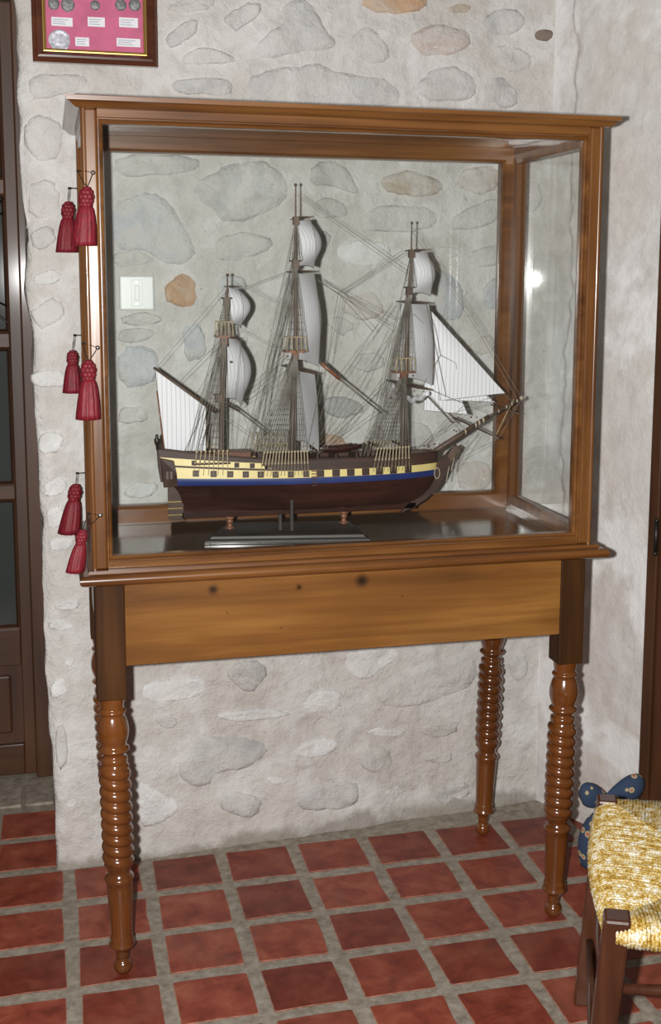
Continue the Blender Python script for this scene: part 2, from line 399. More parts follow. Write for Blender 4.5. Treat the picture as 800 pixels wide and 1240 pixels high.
# ------------------------------------------------------------------ setting: rough walls
def fr(x, y, z, o=5): return noise.fractal(Vector((x, y, z)), .9, 2.1, o)
def relief(x, z): return .009*fr(x*3.1, 2.3, z*3.6, 3)+.0045*fr(x*9, 4.7, z*11, 4)+.0028*fr(x*26, 7.1, z*26, 4)
def wall_left_edge(z): return -.085-.0165*z+.006*fr(z*7, 3.3, 1.1, 3)
NZ = 230; ZT = 2.25
mb = MB(); P = []; cols = []
for j in range(9): cols.append(('r', j/8))
nx = 170
for i in range(nx): cols.append(('f', i/(nx-1)))
for kind, t in cols:
    for j in range(NZ):
        z = -.02+(ZT+.02)*j/(NZ-1); xl = wall_left_edge(z)
        if kind == 'r':
            x = xl-.004*(1-t); y = 1.15+(ywall(xl)+.014-1.15)*t; P.append((x+.008*fr(y*6, z*6, 4.4, 3), y, z))
        else:
            x = xl+(1.178-xl)*t
            d = relief(x, z); y = ywall(x)-d+.010*math.exp(-((x-xl)/.010)**2)
            y -= .008*math.exp(-(z/.03)**2)
            P.append((x, y, z))
mb.grid(P, len(cols), NZ)
wall_back = tag(mb.build('wall_back', M['mortar'], smooth=True), 'rough rubble stone wall in pale lime mortar behind the ship case', 'wall', kind='structure')
mb = MB(); P = []; nr = 84
for i in range(nr):
    s_ = DOOR_T*i/(nr-1)
    for j in range(NZ):
        z = -.02+(ZT+.02)*j/(NZ-1)
        p = RC+RD*s_; d = relief(1.178+s_, z)*(.55 if s_ > .02 else 1)
        eb = .070+.018*fr(2.2, z*4, 5, 3)+.008*fr(1.1, z*25, 5, 3); e = .009/(1+math.exp(-(s_-eb)/.0022))+.006*math.exp(-((s_-eb)/.02)**2)*fr(s_*40, z*30, 2, 3)
        if i == 0: P.append((RC.x, ywall(RC.x)-d, z))
        else: q = p+rn*(d*min(1, s_/.03)+e); P.append((q.x, q.y, z))
mb.grid(P, nr, NZ)
wall_right = tag(mb.build('wall_right', M['plaster'], smooth=True), 'patchy white plastered wall running from the corner to the dark door', 'wall', kind='structure')
p = RC+RD*DOOR_T

# individual stones showing in the back wall (outlines in photo pixels, cast on the wall's own plane)
def onwall(x, y):
    d = ray(x, y); t = (YW0+YWS*CAM[0]-CAM[1])/(d[1]-YWS*d[0]); return CAM+d*t
STONES = [
 ('g', [(232,225),(256,207),(302,194),(328,199),(352,222),(347,245),(312,264),(273,271),(260,256),(239,240)]),
 ('b', [(136,245),(169,232),(195,233),(214,261),(230,287),(237,313),(217,321),(191,316),(169,302),(136,303)]),
 ('m', [(256,313),(263,287),(289,282),(328,284),(331,300),(302,315),(273,318)]),
 ('o', [(193,352),(208,336),(224,331),(237,339),(237,365),(227,373),(204,370)]),
 ('g', [(136,186),(242,189),(240,206),(195,214),(138,215)]), ('m', [(138,306),(169,303),(195,316),(159,323),(138,322)]),
 ('g', [(146,382),(185,379),(198,385),(185,394),(149,394)]), ('b', [(221,399),(240,387),(252,412),(247,435),(224,435)]),
 ('g', [(140,400),(179,398),(192,404),(172,414),(142,414)]), ('b', [(142,419),(182,418),(192,442),(185,468),(144,471)]),
 ('m', [(142,494),(179,490),(182,510),(145,515)]), ('w', [(149,588),(185,581),(195,591),(179,603),(151,602)]), ('b', [(262,336),(296,332),(300,362),(284,380),(264,372)]),
 ('g', [(376,197),(417,194),(434,232),(426,235),(397,223),(376,226)]), ('t', [(457,223),(466,211),(501,206),(541,220),(535,232),(506,240),(475,235)]),
 ('p', [(552,217),(564,200),(606,200),(606,229),(575,237),(558,229)]), ('m', [(434,278),(446,250),(489,247),(524,253),(529,275),(501,281),(457,281)]),
 ('g', [(541,278),(552,258),(606,235),(606,266),(570,278)]), ('w', [(404,306),(423,289),(455,289),(478,306),(460,321),(426,324)]),
 ('p', [(409,367),(432,355),(457,355),(466,375),(449,387),(420,384)]), ('b', [(524,335),(541,327),(561,350),(561,381),(544,393),(524,381)]),
 ('b', [(584,344),(604,335),(604,378),(587,373)]), ('m', [(529,301),(541,296),(558,304),(552,312),(535,312)]), ('g', [(564,306),(606,295),(606,321),(570,324)]),
 ('m', [(376,243),(409,239),(423,255),(412,263),(382,263)]), ('g', [(376,275),(400,281),(397,301),(376,304)]),
 ('s', [(383,486),(410,477),(438,489),(438,502),(410,506),(388,500)]), ('o', [(381,545),(391,525),(410,527),(427,545),(415,556),(384,556)]),
 ('m', [(419,439),(438,427),(463,430),(466,446),(438,452)]), ('t', [(566,421),(579,408),(600,405),(600,427),(579,430)]), ('p', [(547,567),(572,558),(596,564),(594,592),(560,597)]),
 ('m', [(391,386),(416,383),(435,396),(410,408)]), ('g', [(470,520),(505,508),(530,525),(515,545),(478,545)]), ('m', [(545,515),(585,508),(594,535),(566,548),(548,540)]),
 ('m', [(632,228),(650,215),(660,240),(645,258),(633,250)]), ('m', [(640,470),(662,455),(668,500),(650,515)]),
 ('g', [(199,62),(204,41),(229,22),(239,26),(238,41),(225,52)]), ('g', [(270,24),(283,13),(304,4),(318,7),(309,24),(287,39),(281,34)]),
 ('g', [(306,62),(319,45),(341,30),(341,7),(364,-2),(382,11),(392,30),(407,52),(397,60),(360,64),(322,73)]), ('m', [(422,64),(424,45),(439,34),(457,39),(470,60),(469,73),(442,77)]),
 ('o', [(435,-10),(519,-10),(516,12),(480,16),(437,13)]), ('g', [(292,97),(330,84),(390,77),(420,90),(480,97),(484,134),(304,130)]), ('m', [(217,71),(247,56),(279,67),(283,77),(225,81)]),
 ('p', [(495,54),(499,37),(532,28),(565,37),(569,58),(540,68),(507,66)]), ('g', [(503,111),(511,91),(544,78),(569,91),(578,111),(565,122),(519,124)]),
 ('g', [(590,95),(606,93),(627,107),(627,130),(598,130)]), ('d', [(646,41),(656,36),(668,37),(666,48),(650,49)]), ('t', [(536,8),(573,4),(569,18),(544,16)]), ('m', [(598,50),(643,62),(641,82),(623,89),(602,78)]),
 ('m', [(196,10),(230,-5),(262,-6),(258,10),(220,18)]), ('g', [(580,20),(620,8),(640,25),(625,42),(590,40)]), ('g', [(206,100),(250,92),(282,100),(278,118),(210,114)]),
 ('w', [(170,844),(177,827),(217,820),(248,822),(254,834),(241,844),(194,852)]), ('g', [(271,817),(285,798),(319,800),(324,824),(302,841)]),
 ('w', [(258,871),(265,863),(319,858),(352,863),(352,868),(298,875)]), ('w', [(359,854),(386,837),(411,834),(413,863),(369,861)]),
 ('s', [(214,925),(231,898),(275,891),(319,898),(325,915),(298,932),(261,935),(251,955),(224,952)]), ('w', [(352,911),(373,898),(413,896),(406,911),(366,920)]),
 ('w', [(160,945),(200,959),(219,976),(204,992),(164,1006)]), ('g', [(265,969),(292,955),(322,969),(312,992),(271,982)]), ('m', [(184,871),(200,864),(217,874),(207,885)]),
 ('g', [(352,969),(386,949),(430,942),(438,966),(420,980),(369,983)]), ('w', [(319,942),(339,941),(349,947),(332,950)]),
 ('w', [(417,797),(437,786),(481,784),(488,797),(461,810),(450,824),(427,824)]), ('m', [(454,854),(461,827),(511,807),(575,790),(579,827),(542,844),(494,858)]),
 ('w', [(444,886),(464,881),(494,885),(484,893),(454,894)]), ('m', [(508,878),(555,871),(552,891),(518,895)]), ('m', [(508,915),(548,910),(548,922),(518,925)]),
 ('w', [(461,959),(481,949),(491,959),(478,966)]), ('g', [(525,962),(542,949),(569,945),(569,965),(528,974)]), ('m', [(430,905),(470,905),(480,930),(440,938)]), ('m', [(612,800),(634,790),(640,815),(622,826)]),
 ('m', [(32,90),(98,88),(110,109),(55,118),(36,122)]), ('m', [(29,146),(55,138),(78,152),(75,190),(39,195),(31,173)]), ('m', [(33,225),(49,213),(72,225),(72,260),(37,264)]),
 ('m', [(36,278),(63,271),(72,295),(40,305)]), ('w', [(37,336),(58,324),(78,335),(50,348)]), ('m', [(38,371),(72,359),(78,388),(43,398)]),
 ('w', [(39,450),(80,446),(86,469),(42,472)]), ('m', [(45,502),(74,493),(77,507),(49,511)]), ('w', [(46,525),(74,519),(75,546),(47,549)]),
 ('w', [(51,585),(80,576),(83,597),(55,602)]), ('w', [(54,615),(77,612),(78,636),(58,639)]), ('w', [(57,654),(86,649),(90,666),(59,669)]),
 ('w', [(64,731),(95,722),(98,737),(67,740)]), ('w', [(62,754),(86,752),(89,763),(64,764)]), ('w', [(62,826),(81,822),(81,839),(66,845)]), ('w', [(77,802),(88,797),(87,807)]),
 ('w', [(78,970),(92,968),(91,974),(80,976)]), ('g', [(66,880),(80,875),(84,920),(70,935)]),
]
def chaikin(P):
    o = []
    for i in range(len(P)):
        a, b_ = Vector(P[i]), Vector(P[(i+1) % len(P)]); o += [a*.75+b_*.25, a*.25+b_*.75]
    return o
for si, (k, poly) in enumerate(STONES):
    W3 = [onwall(*q) for q in poly]; p2 = [Vector((q[0], q[2])) for q in W3]
    p2 = chaikin(p2)
    c = sum(p2, Vector((0, 0)))/len(p2)
    p2 = [q for i in range(len(p2)) for q in (p2[i], (p2[i]+p2[(i+1) % len(p2)])/2)]
    p2 = [q+(q-c).normalized()*(.0075*fr(q.x*30+si, 1.7, q.y*30, 4)) for q in p2]; n = len(p2)
    size = sum((q-c).length for q in p2)/n
    h = {'w': .0045, 's': .006, 'm': .0045, 'g': .006}.get(k, .0055)*min(1, size/.03)
    V = []; Q = []
    for (sc_, hh) in ((1.05, -.007), (1.0, -.0005), (.94, .85*h), (.72, 1.0*h), (.4, .9*h)):
        for i, q in enumerate(p2):
            g = c+(q-c)*sc_
            d = relief(g.x, g.y); V.append((g.x, ywall(g.x)-d-hh-(.0065*fr(g.x*17, si*3.1, g.y*17, 4) if hh > 0 else 0), g.y))
    for L in range(4):
        for i in range(n): Q.append((L*n+i, L*n+(i+1) % n, (L+1)*n+(i+1) % n, (L+1)*n+i))
    V.append((c.x, ywall(c.x)-relief(c.x, c.y)-h, c.y))
    for i in range(n): Q.append((4*n+i, 4*n+(i+1) % n, 5*n))
    MB().add(V, Q).build('stone', M['stone_'+k], wall_back, smooth=True)

# ------------------------------------------------------------------ doors
def leaf_door(name, label, org, dx, dn, wleaf, zs, jamb, hinges, mat_pane, mirror=1):
    # org: floor point at the jamb's outer edge; dx runs along the door, dn points to the room
    d = empty(name, (org[0], org[1], 0)); tag(d, label, 'door', kind='structure')
    dx = Vector((*dx, 0)).normalized(); dn = Vector((*dn, 0)).normalized(); up = Vector((0, 0, 1)); o = Vector((*org, 0))
    def bx(a0, a1, n0, n1, z0, z1, nm, mat, bev=.003, par=d):
        return MB().obox(o+dx*(a0+a1)/2+dn*(n0+n1)/2+up*(z0+z1)/2, dx, dn, up, (a1-a0)/2, (n1-n0)/2, (z1-z0)/2).build(nm, mat, par, bevel=bev)
    H = 2.12
    bx(0, jamb, -.06, .0, 0, H+.06, 'jamb', M['door']); bx(wleaf-jamb, wleaf, -.06, .0, 0, H+.06, 'jamb', M['door']); bx(jamb, wleaf-jamb, -.06, .0, H, H+.06, 'jamb', M['door_x'])
    a, b_ = jamb-.0005, wleaf-jamb+.0005; st = zs['stile']
    bx(a, a+st, -.045, -.008, .01, H-.01, 'stile', M['door']); bx(b_-st, b_, -.045, -.008, .01, H-.01, 'stile', M['door'])
    for (z0, z1) in zs['rails']: bx(a+st, b_-st, -.043, -.010, z0, z1, 'rail', M['door_x'])
    for (z0, z1) in zs['panes']:
        bx(a+st, b_-st, -.030, -.026, z0, z1, 'pane', mat_pane, 0)
        m = MB()
        def AX(s_, z, dd): q = o+dx*s_+up*z+dn*dd; return (q.x, q.y, q.z)
        m.ring(a+st, b_-st, z0, z1, [(0, -.026), (.010, -.026), (.004, -.012), (0, -.010)], AX).build('glazing_bead', M['door'], d)
    for (z0, z1) in zs['panels']:
        bx(a+st, b_-st, -.034, -.026, z0, z1, 'panel', M['door'], 0)
        q = bx(a+st+.03, b_-st-.03, -.030, -.016, z0+.03, z1-.03, 'raised_panel', M['door'], .008)
    for z in hinges:
        hc = o+dx*(jamb-.002)+dn*.004
        m = MB().tube([hc+up*(z-.035), hc+up*(z+.035)], .006, 10); m.ball(hc+up*(z+.04), .006); m.ball(hc+up*(z-.04), .006)
        m.build('hinge', M['iron'], d, smooth=True)
    return d
d1 = leaf_door('door_1', 'dark wooden glazed door with wrought grille set back in the recess', (-.085, 1.09), (-1, 0), (0, -1), .95,
    dict(stile=.032, rails=[(.01, .10), (.33, .435), (.80, .84), (1.215, 1.255), (1.62, 1.66), (2.03, 2.11)], panes=[(.435, .80), (.84, 1.215), (1.255, 1.62), (1.66, 2.03)], panels=[(.10, .33)]), .052, [], M['pane'])
# scrolled iron grille in one pane
g = MB()
gx, gz, gy = -.42, 1.44, 1.104
for sgn in (-1, 1):
    g.tube([(gx+sgn*(.27-.02*t-.22*math.sin(t*math.pi)*.6), gy, 1.265+.345*t) for t in [i/14 for i in range(15)]], .0035, 6)
    g.tube([(gx+sgn*(.10+.12*t/12*math.cos(t*.75)), gy, gz+.12*t/12*math.sin(t*.75)) for t in range(13)], .003, 6)
g.tube([(gx-.30, gy, 1.30), (gx+.30, gy, 1.60)], .003, 6); g.tube([(gx-.30, gy, 1.60), (gx+.30, gy, 1.30)], .003, 6)
g.build('wrought_grille', M['iron'], d1, smooth=True)
o2 = RC+RD*(DOOR_T-.014)+rn*.018
d2 = leaf_door('door_2', 'dark brown panelled door with iron hinges beside the white plaster', (o2.x, o2.y), (RD.x, RD.y), (rn.x, rn.y), .95,
    dict(stile=.05, rails=[(.01, .12), (.44, .545), (2.0, 2.11)], panes=[(.545, 2.0)], panels=[(.12, .44)]), .030, [.80, 1.45], M['pane'])

# ------------------------------------------------------------------ console table
T = tag(empty('console_table', (.51, .245, 0)), 'walnut console table with rope-turned legs carrying the glass case', 'table')
def loft_rect(mb, levels, inner=None):
    # levels: (x0, x1, y0, y1, z); closed solid
    V = []; Q = []
    for (x0, x1, y0, y1, z) in levels: V += [(x0,y0,z),(x1,y0,z),(x1,y1,z),(x0,y1,z)]
    for L in range(len(levels)-1):
        for k in range(4): Q.append((L*4+k, L*4+(k+1) % 4, L*4+4+(k+1) % 4, L*4+4+k))
    Q.append((3, 2, 1, 0)); b_ = (len(levels)-1)*4; Q.append((b_, b_+1, b_+2, b_+3))
    return mb.add(V, Q)
W = 1.0185
def tt(e, z): return (-.004-e, W+.008+e, -.010-e, .478+e*.3, z)
lev = [tt(.010, .829)]+[tt(.010+.012*math.cos(a), .8405+.0105*math.sin(a)) for a in [math.radians(q) for q in range(-75, 91, 15)]]+[tt(.006, .8515), tt(.004, .857), tt(-.01, .857)]
loft_rect(MB(), lev).build('table_top', M['table_x'], T, smooth=True, angle=35)
posts = [(.001, .058, .011, .066), (.960, 1.016, .011, .066), (.004, .058, .428, .482), (.955, 1.012, .428, .482)]
feet = [(.040, .051), (.980, .047), (.052, .458), (.966, .458)]
prof = []
def seg(z0, z1, r0, r1, n=4, f=lambda t: t):
    for i in range(n): t = i/n; prof.append((r0+(r1-r0)*f(t), z0+(z1-z0)*t))
for i in range(8):
    a = -math.pi/2*.75+(math.pi*.5*.75+1.0)*i/7; prof.append((.0190*math.cos(a), .0185+.0190*math.sin(a)))
zb = prof[0][1]; prof = [(r, z-zb) for r, z in prof]
seg(.037, .056, .0125, .0145); seg(.056, .066, .016, .0255, 4, lambda t: math.sin(t*math.pi/2)); seg(.066, .076, .0268, .0225, 5); seg(.076, .086, .0235, .0235, 4, lambda t: t); seg(.086, .090, .0215, .0215, 2)
seg(.090, .203, .0212, .0262, 10); seg(.203, .218, .0262, .0262, 6); 
prof = [(r+(.0035*math.sin(math.pi*(z-.203)/.015) if .203 <= z < .218 else 0), z) for r, z in prof]
seg(.218, .224, .0245, .0215, 3); seg(.224, .240, .0215, .0265, 4)
for i in range(150): z = .240+.21*i/150; prof.append((.0285, z))
seg(.450, .458, .025, .0205, 4); seg(.458, .470, .0262, .0262, 4); seg(.470, .478, .0205, .0205, 3)
for i in range(6): prof.append((.0235+.0072*math.sin(math.pi*i/5), .478+.014*i/5))
for i in range(1, 14): t = i/13; prof.append((.0230+.0080*math.sin(math.pi*t**.9)**.9, .494+.062*t))
for i in range(5): prof.append((.0230+.0045*math.sin(math.pi*i/4), .558+.011*i/4))
seg(.570, .586, .0225, .0250, 5); prof.append((.0265, .594)); prof.append((.0265, .600))
PITCH = .21/9
def screw(r, z, an):
    if .236 < z < .456:
        k = min(1, (z-.236)/.012, (.456-z)/.012)
        return r+k*(.0033*(2*abs(math.sin((z/PITCH)*math.pi+an/2))**.8-1))
    return r
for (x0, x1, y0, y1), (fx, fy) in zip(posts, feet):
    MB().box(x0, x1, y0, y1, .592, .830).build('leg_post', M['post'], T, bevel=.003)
    MB().lathe(prof, (fx, fy, .001), ((x0+x1)/2, (y0+y1)/2, .600), 28, screw).build('leg', M['leg'], T, smooth=True)
MB().box(.057, .962, .0135, .035, .6600, .830).build('front_apron', M['apron'], T, bevel=.0015)
MB().box(.057, .957, .455, .475, .690, .830).build('back_apron', M['table_x'], T, bevel=.0015)
MB().box(.008, .028, .064, .430, .690, .830).build('side_apron', M['table_y'], T, bevel=.0015)
MB().box(.990, 1.010, .064, .430, .690, .830).build('side_apron', M['table_y'], T, bevel=.0015)

# ------------------------------------------------------------------ display case
Z0, Z1, DP = .857, 1.705, .440
K = tag(empty('display_case', (.51, .22, Z0)), 'glazed walnut display case with moulded cornice standing on the console table', 'display case')
for (x0, x1, y0, y1) in ((0, .027, 0, .034), (W-.027, W, 0, .034), (.0, .034, DP-.036, DP), (W-.034, W, DP-.036, DP)):
    MB().box(x0, x1, y0, y1, Z0, Z1).build('corner_post', M['case_z'], K, bevel=.004, seg=3)
for x0 in (.0035, W-.0035): MB().tube([(x0, .0035, Z0), (x0, .0035, Z1)], .0055, 14).build('corner_bead', M['case_z'], K, smooth=True, angle=60)
for (y0, y1) in ((.001, .034), (DP-.035, DP-.001)):
    MB().box(.027, W-.027, y0, y1, Z0, Z0+.0125).build('bottom_rail', M['case_x'], K, bevel=.001)
    MB().box(.027, W-.027, y0, y1, Z1-.015, Z1).build('top_rail', M['case_x'], K, bevel=.001)
for (x0, x1) in ((.001, .030), (W-.030, W-.001)):
    MB().box(x0, x1, .034, DP-.036, Z0, Z0+.016).build('bottom_rail', M['case_y'], K, bevel=.001)
    MB().box(x0, x1, .034, DP-.036, Z1-.018, Z1).build('top_rail', M['case_y'], K, bevel=.001)
AXf = lambda a, b_, d: (a, d, b_)
AXs = lambda a, b_, d: (d, a, b_)
pf = [(0, .003), (.0015, .0005), (.0035, .0005), (.005, .004), (.0055, .007), (.0075, .006), (.010, .008), (.0115, .013), (.0115, .026), (0, .026)]
MB().ring(.0265, W-.0265, Z0+.012, Z1-.0145, pf, AXf).build('front_moulding', M['case_x'], K)
pb = [(0, .402), (.026, .402), (.031, .408), (.033, .416), (.033, DP-.004), (0, DP-.004)]
MB().ring(.025, W-.023, Z0+.010, Z1-.002, pb, AXf).build('back_frame', M['case_x'], K)
for sx in (0, 1):
    m = (lambda v: v) if sx == 0 else (lambda v: W-v)
    ps = [(0, m(.003)), (.016, m(.003)), (.020, m(.009)), (.022, m(.018)), (.020, m(.028)), (0, m(.030))]
    MB().ring(.030, DP-.034, Z0+.014, Z1-.016, ps, AXs).build('side_frame', M['case_z'], K)
GL = [(.034, W-.034, .0165, .0195, Z0+.019, Z1-.021), (.040, W-.040, .420, .423, Z0+.038, Z1-.032)]
for g_ in GL: MB().box(*g_).build('glass_pane', M['glass'], K)
for x0 in (.013, W-.016): MB().box(x0, x0+.003, .045, DP-.05, Z0+.030, Z1-.032).build('glass_pane', M['glass'], K)
def cn(e, z): return (-e, W+e, -e, DP, z)
def ring_loft(mb, levels):
    V = []; Q = []
    for (x0, x1, y0, y1, z) in levels: V += [(x0,y0,z),(x1,y0,z),(x1,y1,z),(x0,y1,z)]
    n = len(levels)
    for L in range(n):
        L2 = (L+1) % n
        for k in range(4): Q.append((L*4+k, L*4+(k+1) % 4, L2*4+(k+1) % 4, L2*4+k))
    return mb.add(V, Q)
ci = lambda z: (.045, W-.045, .045, DP-.040, z)
ring_loft(MB(), [ci(1.7045), cn(.004, 1.7045), cn(.010, 1.7055), cn(.014, 1.708), cn(.020, 1.7135), cn(.0235, 1.7155), cn(.026, 1.716), cn(.0265, 1.7235), cn(.024, 1.7245), ci(1.7245)]).build('cornice', M['case_x'], K)
MB().box(.040, W-.040, .040, DP-.04, 1.7115, 1.7150).build('glass_pane', M['glass'], K)
MB().box(.025, W-.025, .03, DP-.03, Z0, Z0+.005).build('base_board', M['baseboard'], K)

# ------------------------------------------------------------------ tassels on the left edge of the case
def tassel(top, bot, knob, side, lab):
    t = tag(empty('tassel', (bot[0], bot[1], bot[2])), lab, 'tassel', 'crimson tassels on the case edge')
    top, bot = Vector(top), Vector(bot); L = (top-bot).length; k = L/.107*1.14
    def axis(s_): return bot.lerp(top, s_)
    m = MB()
    pr_ = [(.0005, .0), (.0185, .004), (.0180, .10), (.0165, .30), (.0140, .50), (.0115, .62), (.0075, .70), (.004, .71)]
    rn_ = random.Random(lab); ph = rn_.random()*6
    def ridg(r, z, an): return r*k*(1+.10*math.sin(an*13+ph)+.05*math.sin(an*29+ph*2)+.03*math.sin(z*40+an*3))
    pp = [(r, z) for r, z in pr_]
    V = []; n = 40
    mb_ = MB().lathe([(r, z*L) for r, z in pp], bot, axis(.71), n, ridg); mb_.build('skirt', M['silk'], t, smooth=True)
    h = MB()
    for i, (s_, r) in enumerate(((.70, .0105), (.76, .0120), (.83, .0125), (.90, .0110), (.96, .0070))):
        c = axis(s_)
        for q in range(7):
            an = q*2*math.pi/7+i*.45; h.ball((c.x+r*.55*k*math.cos(an), c.y+r*.55*k*math.sin(an), c.z), r*.52*k, 8, 5)
    h.ball(axis(.83), .011*k, 10, 7, (1, 1, 1.5)); h.build('knot', M['silk'], t, smooth=True)
    c = MB(); a = axis(.98)
    kn, sd = Vector(knob), Vector(side)
    c.tube([a, a.lerp(kn, .5)+Vector((0, -.002, -.001)), kn], .0007, 5); c.tube([a, a.lerp(sd, .5)+Vector((-.001, -.002, 0)), sd], .0007, 5)
    c.tube([sd, sd.lerp(kn, .5)+Vector((0, -.003, .001)), kn], .0007, 5); c.build('cord', M['iron'], t, smooth=True)
    return t
def knobs(kn, sd):
    m = MB(); m.tube([(kn[0], .001, kn[2]), (kn[0], -.010, kn[2])], .002, 8); m.ball((kn[0], -.012, kn[2]), .0042, 10, 8); m.build('knob', M['steel'], K, smooth=True)
    m = MB(); m.tube([(.002, sd[1], sd[2]), (sd[0], sd[1], sd[2])], .0012, 8); m.ball(sd, .0026, 8, 6); m.build('side_hook', M['iron'], K, smooth=True)
FT = [((105, 226), (101.5, 298), (112.5, 209), (94, 207), 'upper crimson silk tassel on the front edge, beside the knob near the cornice'),
      ((107, 436), (106.5, 508), (118, 421), (100, 416), 'middle crimson silk tassel on the front edge of the case'),
      ((107, 640), (98, 704), (121.5, 624), (107, 622), 'lowest crimson silk tassel, its tip just above the table edge')]
for tp, bt, kp, sp, lab in FT:
    a, b_ = ony(*tp, -.024), ony(*bt, -.024); kn = ony(*kp, -.012); sd = ony(*sp, .012); sd[0] = min(sd[0], -.006)
    if bt[1] > 700: a[0], b_[0] = a[0]-.010, b_[0]-.010; a[1] = b_[1] = -.03
    if bt[1] > 700: b_[2] = max(b_[2], .862)
    knobs(kn, sd); tassel(a, b_, kn, sd, lab)
BT = [((84.5, 244), (81, 306), (83.5, 228), 'upper crimson silk tassel hanging at the back edge of the case'),
      ((89.5, 424), (87, 476), (90, 406), 'middle crimson silk tassel hanging at the back edge of the case'),
      ((92, 586), (83, 646), (93, 573), 'lowest crimson silk tassel hanging at the back edge of the case')]
for tp, bt, hp, lab in BT:
    a, b_ = ony(*tp, .41), ony(*bt, .41); hk = ony(*hp, .41); hk[0] = min(hk[0], -.006); 
    a[0] = min(a[0], -.019); b_[0] = min(b_[0], -.021)
    m = MB(); m.tube([(.002, hk[1], hk[2]), hk], .0012, 8); m.ball(hk, .0028, 8, 6); m.build('side_hook', M['iron'], K, smooth=True)
    tassel(a, b_, hk, (hk[0], hk[1]-.008, hk[2]), lab)

# ------------------------------------------------------------------ model ship
YC = .215
S = tag(empty('model_ship', (.45, YC, .905)), 'three-masted wooden model frigate with white sails inside the glass case', 'model ship')
def q_(s_): return (max(0, .45-s_)/.45)**1.3
def z_blue0(s_): return .9785+.003*q_(s_)
def z_blue1(s_): return .9915+.006*q_(s_)
def z_yel1(s_): return 1.0065+.015*q_(s_)
def z_up0(s_): return 1.0105+.015*q_(s_)
def z_up1(s_): return 1.021+.020*q_(s_)
def z_rail(s_): return 1.0285+.030*q_(s_)+.003*max(0, (s_-.75)/.25)
def hb(s_, z):
    Bm = .057*(1-max(0, (s_-.5)/.5)**3.0)**.72*(1-.33*(max(0, .45-s_)/.45)**2)
    e = .26+2.0*(max(0, .45-s_)/.45)**1.3+.55*max(0, (s_-.68)/.32)**2
    t = min(1, max(0, (z-.914)/.070)); v = Bm*t**e
    if z > .984: v *= 1-.13*(z-.984)/.05
    return v
def hx(s_, z):
    t = min(1, max(0, (z-.914)/.070)); x0 = .192-.026*t**3-.024*min(1, max(0, (z-.980)/.07)); x1 = .700+.048*(1-(1-t)**2)+.004*max(0, (z-.984)/.04)
    return x0+s_*(x1-x0)
SS = [i/44 for i in range(45)]; SS = [s_ if s_ < .8 else .8+.2*(1-(1-(s_-.8)/.2)**1.8) for s_ in SS]
def hull_band(name, zl, zh, nz, mat, s0=0, s1=1, off=0):
    for_ = [s_ for s_ in SS if s0-1e-6 <= s_ <= s1+1e-6]; P = []
    m = MB()
    for side in (-1, 1):
        P = []
        for s_ in for_:
            for j in range(nz):
                z = zl(s_)+(zh(s_)-zl(s_))*j/(nz-1); P.append((hx(s_, z), YC+side*(hb(s_, z)+off), z))
        m.grid(P, len(for_), nz)
    if s0 == 0:      # close the stern
        n = nz; V = []
        for j in range(n):
            z = zl(0)+(zh(0)-zl(0))*j/(n-1); V += [(hx(0, z), YC-hb(0, z)-off, z), (hx(0, z), YC+hb(0, z)+off, z)]
        m.add(V, [(2*j, 2*j+1, 2*j+3, 2*j+2) for j in range(n-1)])
    return m.build(name, mat, S, smooth=True, angle=50)
hull_band('hull_bottom', lambda s_: .914, z_blue0, 14, M['hullwood'])
hull_band('blue_wale', z_blue0, z_blue1, 3, M['blue'], off=.0012)
hull_band('yellow_band', z_blue1, z_yel1, 3, M['yellow'], off=.0004)
hull_band('black_wale', z_yel1, z_up0, 3, M['shipwood'], off=.0014)
hull_band('yellow_band', z_up0, z_up1, 3, M['yellow'], 0, .36, off=.0004)
hull_band('bulwark', lambda s_: z_up1(s_) if s_ <= .36 else z_up0(s_), z_rail, 3, M['shipwood'], off=.0005)
m = MB()   # decks
P = []
for s_ in SS:
    z = z_rail(s_)-.010
    for k in (-1, -.5, 0, .5, 1): P.append((hx(s_, z), YC+k*hb(s_, z)*.97, z+.002*(1-k*k)))
m.grid(P, len(SS), 5).build('deck', M['shipwood'], S)
m = MB()
for side in (-1, 1): m.tube([(hx(s_, z_rail(s_)), YC+side*hb(s_, z_rail(s_)), z_rail(s_)) for s_ in SS], .0022, 6)
m.build('rail', M['shipwood'], S, smooth=True)
MB().box(.190, .702, YC-.0035, YC+.0035, .905, .919).build('keel', M['hullwood'], S, bevel=.001)
def plate(name, pts, hw, mat, par=S, Y=YC, bev=.0008):
    P = [Vector(ony(x, y, Y)) for x, y in pts]; P = [Vector((p.x, Y-hw, p.z)) for p in P]
    return MB().prism(P, (0, 2*hw, 0)).build(name, mat, par, bevel=bev)
plate('stem', [(484,621),(500,614),(514,605),(526,594),(535,581),(545,560),(556,541),(551,538),(541,548),(532,557),(524,566),(520,582),(510,598),(492,611)], .0035, M['shipwood'], bev=0)
plate('figurehead', [(541,553),(545,545),(550,540),(555,540),(554,546),(550,553),(545,559)], .004, M['mastwood'])
rud = plate('rudder', [(203,592),(209,580),(217,582),(222,592),(222,629),(204,629)], .0035, M['shipwood'], bev=0)
for y in (608, 616, 624):
    a, b_ = ony(203, y, YC-.004), ony(221, y-.4, YC-.004); MB().box(a[0], b_[0], YC-.0046, YC+.0046, a[2]-.0011, a[2]+.0011).build('strap', M['brass'], rud)
